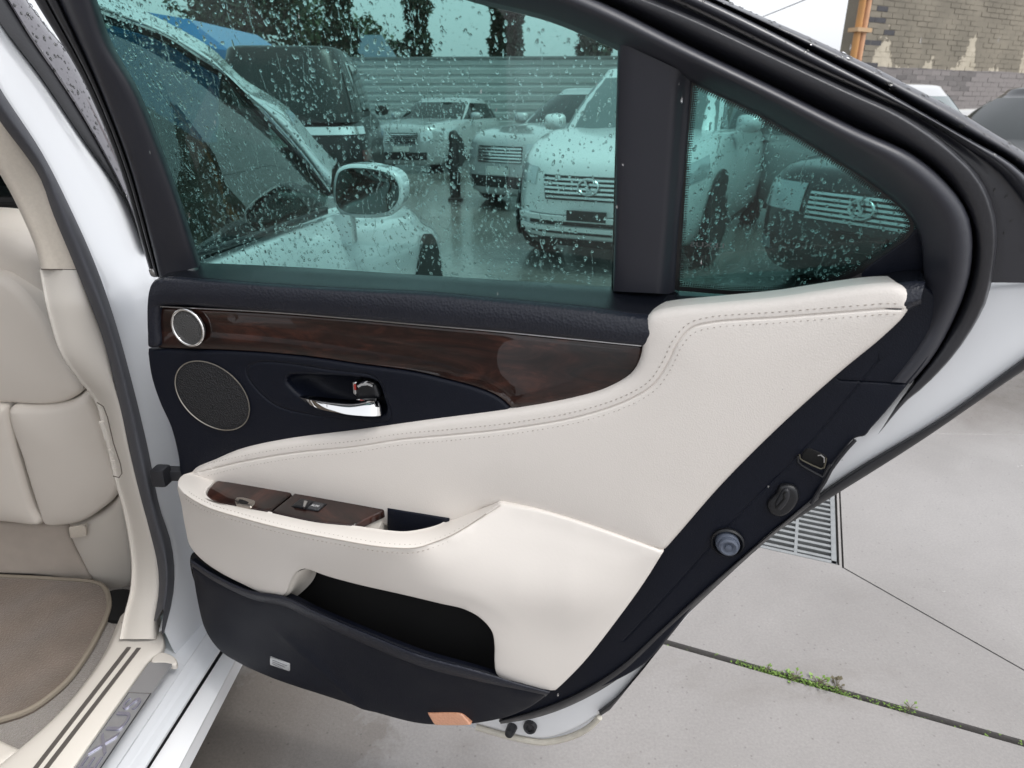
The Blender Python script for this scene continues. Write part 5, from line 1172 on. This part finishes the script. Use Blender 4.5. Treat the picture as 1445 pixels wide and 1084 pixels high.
panel('divider_blackout', [(872, 55, 'c'), (976, 103, 'c'), (957, 425, 'c'), (862, 420, 'c')], lambda x, y, w: Tm(x, y, -.010), FT, BLACKP, door, 0, r=.001, back=.006, grid=.1)  # unseen dark backing, added to keep sky out of the shelf's reflection
# ---- belt pad
b0 = [(262, 371), (277, 371), (420, 377), (560, 386), (700, 394.5), (865, 405), (948, 411), (1055, 417), (1120, 415), (1177, 405), (1222, 390), (1262, 377), (1298, 374)]
b1 = [(216, 397), (224, 393), (291, 395), (383, 402), (504, 409), (600, 413), (694, 422), (823, 434), (913, 446), (980, 441), (1060, 432), (1140, 420), (1220, 410), (1296, 398), (1306, 400)]
b2 = [(209, 412), (218, 404), (300, 404), (400, 410), (520, 418), (640, 428), (760, 440), (900, 458), (1000, 455), (1140, 440), (1240, 430), (1300, 416)]
b3 = [(210, 440), (222, 432), (380, 440), (500, 449.5), (600, 458.5), (694, 466.5), (790, 476), (908, 488), (1000, 490), (1140, 470), (1240, 455), (1300, 428)]
SHELF = mat('belt_shelf_vinyl', (.0075, .0088, .013), .26, bump=('voro', 500), bump_s=.12)
loft('belt_shelf', [Dc(b0, -.060, 110), Dc(mixc(b0, b1, .2), -.042, 110), Dc(mixc(b0, b1, .55), -.022, 110), Dc(mixc(b0, b1, .86), -.005, 110), Dc(mixc(b0, b1, .97), -.001, 110)], SHELF, door, 4, 60)
bp = [Dc(mixc(b0, b1, .90), -.006, 110), Dc(mixc(b0, b1, .95), -.0015, 110), Dc(mixc(b1, b2, .5), .007, 110), Dc(mixc(b2, b3, .3), .011, 110), Dc(mixc(b2, b3, .7), .010, 110), Dc(mixc(b2, b3, .97), .006, 110), Dc(off(b3, 0, 2), -.012, 110)]
loft('belt_pad', bp, NAVY, door, 4, 60)
dpanel('belt_pad_end', [(222, 394), (232, 398), (238, 412), (234, 428), (224, 434), (221, 460), (222, 489), (213, 492.5), (207, 491), (205, 470), (204.5, 430), (207, 410), (212, 399)], NAVY, .0085, door, r=.008, back=.04, grid=.012, step=4)
tube('wood_edge_highlight', Dc([(224, 432.5), (380, 440.5), (500, 450), (600, 459), (694, 467), (790, 476.5), (905, 488)], .0035, 60), .0011, SATIN, door, 6)  # bright line added for the highlight along the wood's top edge
panel('frame_corner', [(1215, 390), (1280, 338), (1296, 322), (1312, 350), (1314, 420), (1290, 440), (1230, 405)], lambda x, y, w: Tm(x, y, .002), FT, NAVYF, door, 0, r=.002, back=.01, grid=.05)
# ---- wood
wood = dpanel('wood_trim', [(221, 434, 'c'), (382, 441), (504, 450.5), (600, 459.5), (694, 467.5), (790, 477), (906, 488, 'c'), (905, 500), (901, 514), (892, 530), (875, 545), (855, 553), (807, 567), (726, 582, 'c'), (707, 563), (681, 550), (629, 535), (581, 524), (504, 513.5), (443, 504.5), (352, 496.5), (222, 491.5, 'c')], WOOD, -.001, door, r=.0028, back=.02, grid=.012, pillow=.0022, pil_l=.010, bump=lambda a, b, d: .007*np.exp(-((a-.56)/.13)**2)*np.exp(-((b-.88)/.05)**2)*np.clip(d/.02, 0, 1))
# tweeter
c = Dm(266.5, 462, .006); disc_solid('tweeter_grille', c, DN, .025, 0, MESHS, door, 40, prof=[(.0245, -.004), (.0245, .002), (.018, .0035), (.008, .004), (0, .0042)], u=DU)
tube('tweeter_ring', [c+DN*.0022+.0262*(math.cos(a)*DU*.98+math.sin(a)*ZV) for a in np.linspace(0, 2*math.pi, 49)], .0022, CHROME, door, 8)
# ---- lower dark panel with recess for the handle
dk = [(206.5, 493.5, 'c'), (352, 498), (443, 506.5), (504, 515.5), (581, 526), (629, 537), (681, 552), (707, 565), (725, 582, 'c'), (690, 590), (597, 604), (504, 617), (398, 631), (337, 644), (270, 674, 'c'), (258, 684), (253, 668), (250, 644), (240, 604), (224, 568), (212, 531)]
hb = [(403, 538), (408, 531), (422, 529.5), (470, 531), (508, 534), (524, 536.5), (534, 543), (541, 562), (545, 578), (541, 586), (528, 589), (500, 587), (472, 582), (445, 573), (424, 560), (408, 546)]
dark = dpanel('door_card', dk, NAVYF, .002, door, r=.005, back=.02, grid=.012, holes=[hb], grooves=[([(352, 516), (347, 522), (352, 537), (372, 560), (395, 575), (440, 586), (500, 593), (546, 596), (551, 590), (544, 560), (536, 540), (522, 530), (470, 523), (400, 513), (365, 511.5), (352, 516)], .0016, .0016)])
# handle bowl: a dish behind the hole
hp = frame_poly(hb, Dm, FD, .002, 5); cc = np.array([.215, hp[:, 1].mean()])
cc = hp.mean(0); rows = []
for q, w in ((1.03, -.004), (.99, -.012), (.93, -.022), (.80, -.033), (.55, -.038), (.02, -.040)):
    rows.append([HINGE+(cc[0]+(p[0]-cc[0])*q)*DU+(cc[1]+(p[1]-cc[1])*q)*ZV+w*DN for p in hp])
loft('handle_bowl', np.array(rows), NAVYF, door, 2, 60, closed=True)
# chrome pull: broad blade on the right end, tapering to the left
def hpt(x, y, w): return Dm(x, y, w)
hl = [((419, 556, -.006), (422, 560, .003), (427, 565, .003), (425, 563, -.010)), ((445, 559.5, .000), (446, 567, .014), (448, 576, .019), (446, 572, -.002)), ((470, 562, .002), (471, 571.5, .019), (472, 582, .025), (471, 576, .001)),
      ((497, 564, .003), (498, 574.5, .021), (499, 586, .027), (498, 579, .002)), ((520, 562, .003), (522, 574, .020), (523, 587.5, .025), (521, 580, .001)), ((533, 563, .003), (536, 575, .016), (537, 586.5, .016), (534, 579, -.002)), ((537.5, 566, -.001), (539, 575, .004), (540, 583, .004), (538, 578, -.004))]
loft('door_handle', [[hpt(*p) for p in (s[0], s[1], s[2], s[3], s[0])] for s in hl], CHROME, door, 5, 60)
hk = dpanel('handle_block', [(503, 548), (508, 541), (519, 539.5), (528, 543), (533, 553), (535, 562), (530, 566), (504, 566), (501, 560)], BLACKP, -.001, door, r=.006, back=.04, grid=.01, step=3)
tube('handle_block_cap', [hpt(x, y, .004) for x, y in ((506, 545), (511, 542), (520, 541), (527, 544))], .0032, CHROME, door, 6)  # chrome cap on top of the handle block
dpanel('lock_knob', [(497, 540, 'c'), (502, 539.5, 'c'), (503, 560, 'c'), (498, 556, 'c')], SATIN, -.004, door, r=.0015, back=.02, grid=.02, step=2)
dpanel('lock_red_mark', [(498.7, 543, 'c'), (501.5, 542, 'c'), (502, 551, 'c'), (499.4, 550, 'c')], mat('red_mark', (.45, .05, .04), .4), -.0028, door, r=.0003, back=.002, grid=.02, step=2)
# woofer
wo = [(299.6+52.5*math.cos(t), 558.3+48.8*math.cos(t-1.16)) for t in np.arange(26)*2*math.pi/26]
dpanel('woofer_grille', wo, MESHG, .0035, door, r=.002, back=.008, grid=.02, step=4, pillow=.003)
wr = curve3(wo+[wo[0]], lambda x, y, w: Dm(x, y, .0042), 0, 90)
tube('woofer_ring', wr, .0009, mat('ring_bronze', (.40, .375, .33), .3, metal=.9), door, 6)

# ---- upper cream leather
seam = [(274, 668), (291, 664), (337, 652.5), (413, 639), (504, 629.5), (565, 620), (640, 613), (726, 603.5), (823, 586), (887, 564), (921, 543), (942, 513), (956, 484), (975, 463), (1003, 455), (1098, 447.7), (1217, 438), (1250, 435.5), (1270, 436.5)]
cu = [(268, 667), (300, 651), (337, 636), (398, 622.7), (504, 609), (597, 596), (723, 579.5), (807, 565), (855, 551), (891, 529), (903, 506), (906, 486), (908, 462), (915, 447), (929, 440), (949, 436), (1019, 429.5), (1098, 422), (1178, 410), (1241, 402.5), (1268, 403), (1285, 412), (1288, 429), (1279, 447), (1249, 477), (1186, 529), (1098, 608), (1019, 687), (959.5, 755), (937.5, 780, 'c'), (893, 768), (826, 745), (760, 726), (706, 716), (680, 722), (650, 745), (600, 752), (545, 745), (420, 712), (300, 690), (268, 682)]
up = dpanel('upper_leather', cu, LEATHER, .010, door, r=.009, back=.03, grid=.0115, pillow=.006, pil_l=.03, grooves=[(seam, .0011, .0022)])
en3 = DN
def rows_on(o, px, d, w=.012):
    C = offset_px(px, d); P = np.array([Dm(x, y, w) for x, y, _ in C])-HINGE; XY = np.stack([P @ DU, P[:, 2]], 1); ww = surf_at(o, XY)
    return HINGE+XY[:, :1]*DU+XY[:, 1:]*ZV+(ww[:, None]+.0004)*DN
stitches('stitching', [rows_on(up, seam[1:], d) for d in (7.5, -7.5)], STITCH, up, nrm=DN)

# ---- armrest and lower cream moulding
ridge = [(270, 667, .010), (256, 672, .020), (250.5, 683, .041), (258, 695, .059), (290, 715, .080), (340, 731, .090), (406, 748, .095), (472, 761, .096), (522, 770, .095), (556, 773.6, .091), (586, 773.6, .083), (612, 766, .069), (639, 755, .056), (672, 735, .038), (705, 712.5, .026)]
front = [(250.5, 684, .041), (258, 696, .059), (290, 715, .080), (340, 731, .090), (406, 748, .095), (472, 761, .096), (522, 770, .095), (556, 773.6, .091), (586, 773.6, .083), (612, 766, .069), (639, 755, .056), (672, 735, .038), (703, 711, .020, 'c'),
         (760, 721, .0165), (826, 741, .0160), (893, 764.5, .0155), (936, 780, .0145, 'c'), (909, 823, .018), (873, 873, .024), (826, 933, .032), (793, 967, .038), (783, 976, .040, 'c'), (743, 971, .046), (712, 962, .05), (700, 952, .052), (697, 933, .054), (697, 912, .056), (693.5, 892.6, .058), (678, 874, .060), (655, 861, .062), (622, 853, .064), (572, 841, .067), (506, 826, .070), (460, 813.5, .072), (441, 806.5, .072), (430, 803.5, .072), (419, 808, .070), (410, 822, .064), (405, 836, .058), (399, 841.5, .055), (389.5, 842, .054), (373, 839, .052), (340, 824, .05), (306, 806, .046), (280, 786.5, .042), (266.5, 768, .036), (262, 750, .036), (255, 713, .044)]
arm_bump = lambda a, b, d: .013*np.exp(-((b-.665)/.06)**2)*np.clip(d/.03, 0, 1)*np.clip((a-.42)/.15, 0, 1)*np.clip((.74-a)/.1, 0, 1)
bseam = [(690, 722), (640, 764), (612, 775), (570, 781), (522, 778), (472, 769), (406, 756), (340, 739), (290, 723), (262, 704)]
af = panel('armrest', front, Dm, FD, LEATHER_S, door, r=.0028, back=.006, grid=.0105, step=6, pillow=.003, pil_l=.02, bump=arm_bump)
# top band of the armrest between its front ridge and the recess
inner = [(283, 667), (295, 668), (303, 672), (302, 680), (292, 692), (291, 699), (300, 706), (340, 715), (373, 721.5), (446, 736), (496, 742), (546, 749), (572, 750.7), (602, 746), (622, 739.7), (632, 733), (652, 720), (678, 710.5), (700, 708)]
HT = .716
i3 = np.array([Hm(x, y, HT+(.0 if x < 640 else (x-640)*.0005)) for x, y, _ in resample(spline(inner, 0, False, 4), 90)])
o3 = np.array([Dm(*p) for p in resample(spline(ridge, 0, False, 4), 90)])
md = [(o3*(1-q)+i3*q)+ZV*h+DN*g for q, h, g in ((.10, .0014, .0006), (.35, .0022, 0), (.65, .0020, 0), (.88, .0010, 0))]
loft('armrest_top', [o3-ZV*.004-DN*.004, o3, *md, i3, i3-ZV*.02-DN*.002], LEATHER_S, door, 4, 60)
rid = o3[8:-4]
stitches('stitching', [rid+ZV*.0014-DN*.007, rid-ZV*.0062+DN*.0012], STITCH, af, nrm=(DN+ZV)/np.linalg.norm(DN+ZV))
tube('ridge_seam_shade', rid+DN*.0004+ZV*.0006, .0007, STITCH, af, 6)  # darker line put in for the shadow of the seam
# floor under the band, so that the recess is closed
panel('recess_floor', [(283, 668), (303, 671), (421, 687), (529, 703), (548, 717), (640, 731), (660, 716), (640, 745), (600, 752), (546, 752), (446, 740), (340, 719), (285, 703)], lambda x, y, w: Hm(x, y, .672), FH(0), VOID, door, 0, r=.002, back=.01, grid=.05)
# wooden switch panel in two pieces, lying level
HS = .7195
panel('switch_panel', [(305, 677.5, 'c'), (360, 683.5), (419, 689.5, 'c'), (379, 721.5, 'c'), (340, 714.5), (301, 705.5), (291.5, 698), (294, 690)], lambda x, y, w: Hm(x, y, HS), FH(0), WOOD, door, 0, r=.003, back=.009, grid=.012, step=4, pillow=.001)
panel('switch_panel', [(422.5, 690, 'c'), (470, 696), (515, 701.5), (532, 706.5), (541, 713), (543, 718), (526, 727), (498, 741, 'c'), (446, 735.5), (382, 722.3, 'c')], lambda x, y, w: Hm(x, y, HS), FH(0), WOOD, door, 0, r=.003, back=.009, grid=.012, step=4, pillow=.001)
tube('panel_end_trim', [Hm(x, y, HS-.006) for x, y in ((543, 719), (520, 731), (498, 742))], .0016, MATS['ring_bronze'], door, 6)
c1, c2_ = Hm(544, 720, HS-.01), Hm(498, 743, HS-.01); c3 = Hm(546, 749.5, HS-.006); 
V = [c1, c2_, c2_-ZV*.05, c1-ZV*.05]; d_ = np.cross(c2_-c1, ZV); d_ /= np.linalg.norm(d_); 
if np.dot(d_, DU) < 0: d_ = -d_
V = [c1+d_*.003, c2_+d_*.003, c2_+d_*.02-ZV*.05, c1+d_*.003-ZV*.05]+[q-d_*.03 for q in (c1, c2_, c2_-ZV*.05, c1-ZV*.05)]
mk('recess_end_face', V, [(0, 1, 2, 3), (7, 6, 5, 4), (0, 4, 5, 1), (1, 5, 6, 2), (2, 6, 7, 3), (3, 7, 4, 0)], CREAMP, door, 0)
# switch with its lettering, and the small catch
sp = panel('window_switch_plate', [(424, 703, 'c'), (461, 710.5, 'c'), (449, 721, 'c'), (411, 713.5, 'c')], lambda x, y, w: Hm(x, y, HS+.0022), FH(0), BLACKP, door, 0, r=.0012, back=.004, grid=.02, step=3)
panel('window_switch', [(427, 705, 'c'), (441, 707.5, 'c'), (431, 716, 'c'), (414.5, 713, 'c')], lambda x, y, w: Hm(x, y, HS+.0045), FH(0), BLACKP, door, 0, r=.0016, back=.006, grid=.01, step=3)
panel('switch_tongue', [(429, 706, 'c'), (434, 707, 'c'), (430, 715, 'c'), (427.5, 714.5, 'c')], lambda x, y, w: Hm(x, y, HS+.0062), FH(0), SATIN, door, 0, r=.0005, back=.003, grid=.01, step=2)
panel('switch_pad', [(443, 708, 'c'), (458, 711, 'c'), (449, 719.5, 'c'), (433, 716.5, 'c')], lambda x, y, w: Hm(x, y, HS+.0032), FH(0), mat('switch_grey', (.045, .046, .05), .5), door, 0, r=.001, back=.004, grid=.01, step=3)
text_mesh('switch_lettering', 'AUTO', .0062, Hm(445, 713.7, HS+.0036), DU, -DN, mat('white_print', (.75, .75, .75), .5), door, .0001, fit=.012)
ck = panel('ashtray_catch', [(333, 701.5, 'c'), (341, 701), (360, 705.5, 'c'), (360, 709), (354, 715, 'c'), (333, 710.5, 'c'), (331, 706)], lambda x, y, w: Hm(x, y, HS+.003), FH(0), mat('catch_bronze', (.33, .30, .27), .22, metal=.9), door, 0, r=.002, back=.005, grid=.01, step=2)
panel('catch_slot', [(337, 704.5), (347, 706.5), (351, 709), (347, 711), (337, 708.5)], lambda x, y, w: Hm(x, y, HS+.0036), FH(0), VOID, door, 0, r=.0005, back=.002, grid=.01, step=2)
# pull cup
panel('pull_cup_wall', [(546, 718, 'c'), (600, 727), (633, 733, 'c'), (634, 790, 'c'), (546, 790, 'c')], Dm, FD, NAVYF, door, .0165, r=.002, back=.004, grid=.05)

# ---- map pocket
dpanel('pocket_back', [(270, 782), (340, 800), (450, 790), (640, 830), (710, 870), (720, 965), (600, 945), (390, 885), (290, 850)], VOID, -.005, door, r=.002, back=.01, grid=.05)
lowp = [(268.5, 793, .040, 'c'), (297, 813, .044), (353, 837, .050), (383, 843, .052), (400, 843, .053), (447, 865, .056), (521.6, 897, .058), (596, 926, .058), (664, 945, .056), (697, 955, .054), (740, 967, .050), (779, 976.5, .042, 'c'), (757, 994, .034), (720, 1012, .030), (671, 1022.5, .030), (640, 1024.5, .030), (596, 1023, .031), (559, 1015, .032), (521.6, 1004, .034), (465.5, 985.5, .036), (391, 961, .037), (335, 936, .036), (308.6, 918, .034), (288, 888, .032), (277, 847, .034)]
lower = panel('lower_door_card', lowp, Dm, FD, NAVYF, door, r=.006, back=.006, grooves=[([(428, 872), (470, 912), (516, 962), (540, 990)], .010, -.0022)], grid=.013, step=6, pillow=.004, pil_l=.012, bump=lambda a, b, d: .0)
loft('pocket_lip', [curve3(p, Dm, 0, 60) for p in ([(269, 795, .036), (300, 814, .040), (353, 837, .046), (400, 844, .046), (447, 866, .046), (522, 898, .046), (596, 927, .046), (664, 946, .046), (700, 956, .044), (740, 967.5, .042), (776, 977, .038)], [(269, 789, .042), (300, 809, .047), (353, 833, .054), (400, 841, .058), (447, 863, .063), (522, 895, .066), (596, 924.5, .066), (664, 943, .064), (700, 954, .060), (740, 966.5, .052), (776, 976, .044)], [(269.5, 793, .046), (300, 812.5, .051), (353, 837, .059), (400, 846, .063), (447, 868, .068), (522, 900, .071), (596, 930, .071), (664, 949, .068), (700, 959, .063), (740, 969.5, .055), (775, 978, .047)], [(270, 798, .043), (300, 818, .048), (353, 843, .056), (400, 853, .060), (447, 875, .064), (522, 909, .067), (596, 938, .066), (664, 956, .064), (700, 965, .06), (740, 974, .052), (772, 981, .044)], [(270, 802, .030), (300, 822, .034), (353, 848, .042), (400, 859, .046), (447, 881, .049), (522, 915, .051), (596, 944, .051), (664, 961, .048), (700, 969, .045), (740, 977, .038), (770, 983, .032)])], NAVY, door, 4, 60)
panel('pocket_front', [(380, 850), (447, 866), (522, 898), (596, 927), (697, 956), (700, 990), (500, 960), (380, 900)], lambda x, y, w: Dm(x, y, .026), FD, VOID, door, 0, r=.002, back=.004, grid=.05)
loft('pocket_side_face', [curve3(p, Dm, 0, 24) for p in ([(436, 802, .066), (429, 803.5, .068), (419, 808, .067), (410, 822, .061), (405, 836, .055), (398, 842.5, .05)], [(438, 803, .060), (432, 806, .061), (424, 813, .059), (417, 825, .054), (410, 837, .050), (402, 842.5, .047)], [(441, 804, .034), (439, 809, .034), (435, 817, .032), (424, 828, .030), (413, 837, .028), (402, 843, .027)], [(447, 803, .018), (446, 810, .018), (441, 820, .018), (430, 832, .018), (418, 842, .018), (405, 850, .018)])], CREAMP, door, 4, 60)
pl_ = panel('maker_plate', [(380.7, 928, 'c'), (408.7, 937, 'c'), (408, 947.5, 'c'), (381, 938.5, 'c')], lambda x, y, w: Dm(x, y, .0475), FD, mat('label_silver', (.52, .53, .54), .35, metal=.5), door, 0, r=.0006, back=.01, grid=.02, step=3)
for i, (a, b) in enumerate(((931.5, 940.2), (934, 942.5), (936.4, 944.9))):
    p0, p1 = Dm(384, a, .0480), Dm(405-3*i, b-.5-.9*i*.3, .0480); tube('label_print', [p0, p1], .00045, mat('label_ink', (.10, .10, .11), .6), door, 4)
am = mat('amber_lens', (.72, .36, .22), .12, coat=1, bump=('voro', 260), bump_s=.6)
panel('door_reflector', [(603, 1007.5, 'c'), (640, 1007), (651, 1009), (659, 1017), (664, 1024, 'c'), (640, 1024.5), (613, 1024, 'c')], lambda x, y, w: Dm(x, y, .0415), FD, am, door, 0, r=.002, back=.02, grid=.01, step=3, pillow=.001)
# door check strap reaching to the post
cs = [Ym(222, 668, .90), Ym(238, 668, .92), Ym(258, 668, .93)]
bev_box('check_strap', (cs[0]+cs[2])/2, (.055, .02, .018), RUBBER, door, .004)
bev_box('check_boot', cs[0]+np.array([.006, 0, -.004]), (.022, .024, .030), RUBBER, door, .005)
# ================================================================== rain beads on painted and glossy faces
def beads_on(o, n, smin, smax, par, sel=None, up=.15):
    me = o.data; me.calc_loop_triangles(); Mw = np.array(WM[o.name]); V = np.array([v.co[:] for v in me.vertices]) @ Mw[:3, :3].T+Mw[:3, 3]
    T = np.array([t.vertices[:] for t in me.loop_triangles]); A, B, Cc = V[T[:, 0]], V[T[:, 1]], V[T[:, 2]]; N = np.cross(B-A, Cc-A); ar = np.linalg.norm(N, axis=1); N /= ar[:, None]+1e-15
    cen = (A+B+Cc)/3; d = (cen-CAM) @ CR; px = PW/2+FPX*d[:, 0]/d[:, 2]; py = PH/2-FPX*d[:, 1]/d[:, 2]
    flip = np.sum(N*(CAM-cen), 1) < 0; N[flip] *= -1
    ok = (px > -20) & (px < 1470) & (py > -20) & (py < 1100) & (d[:, 2] > 0)
    if sel is not None: ok &= sel(px, py, N)
    w = np.where(ok, ar, 0)
    if w.sum() <= 0: return
    idx = RNG.choice(len(T), n, p=w/w.sum()); VV, FF = [], []; ang = np.arange(7)*2*math.pi/7
    for i in idx:
        u, v = RNG.random(2); 
        if u+v > 1: u, v = 1-u, 1-v
        p = A[i]+u*(B[i]-A[i])+v*(Cc[i]-A[i]); nn = N[i]; t = np.cross(nn, [0, 0, 1.]); t /= np.linalg.norm(t)+1e-9; b = np.cross(nn, t); s = smin+(smax-smin)*RNG.random()**3; k = len(VV); wob = 1+RNG.normal(0, .1, 7)
        for q, h in ((1, -.02), (.9, .3), (.5, .5)):
            for a, ww in zip(ang, wob): VV.append(p+s*q*ww*(math.cos(a)*t+1.2*math.sin(a)*b)+nn*h*s)
        VV.append(p+nn*.55*s); 
        for r_ in range(2):
            for j in range(7): FF.append((k+r_*7+j, k+r_*7+(j+1) % 7, k+(r_+1)*7+(j+1) % 7, k+(r_+1)*7+j))
        for j in range(7): FF.append((k+14+j, k+14+(j+1) % 7, k+21))
        FF.append(tuple(k+j for j in range(7))[::-1])
    o2 = mk('rain_beads', VV, FF, WATER, par, 60); o2['kind'] = 'stuff'
def byname(n, par): return [c for c in COL.objects if c.parent == par and c.name.split('.')[0] == n][0]
beads_on(byname('outer_moulding', door), 420, .0006, .0024, door)
beads_on(byname('outer_frame', door), 160, .0006, .0018, door)
beads_on(byname('front_door_pillar_cover', car), 420, .0007, .0026, car)
beads_on(byname('window_rail', car), 700, .0010, .0032, car)
beads_on(byname('front_wing', car), 500, .0012, .0036, car)
beads_on(fgl, 500, .0010, .003, car)
bpy.context.view_layer.update()

# rain falling in the air between the viewer and the door
V, F = [], []
for i in range(26):
    p = (RNG.uniform(40, 1420), RNG.uniform(20, 1050)); q = CAM+ray(p)*RNG.uniform(.45, .75); r = RNG.uniform(.0003, .00045); h = r*RNG.uniform(3, 8); k = len(V)
    V += [q+ZV*h]+[q+np.array([r*math.cos(a), r*math.sin(a), 0]) for a in (0, 1.57, 3.14, 4.71)]+[q-ZV*h*.7]
    for j in range(4): F += [(k, k+1+j, k+1+(j+1) % 4), (k+5, k+1+(j+1) % 4, k+1+j)]
tag(mk('falling_rain', V, F, WATER, None, 60), 'fine rain falling in front of the open door', 'rain', kind='stuff')
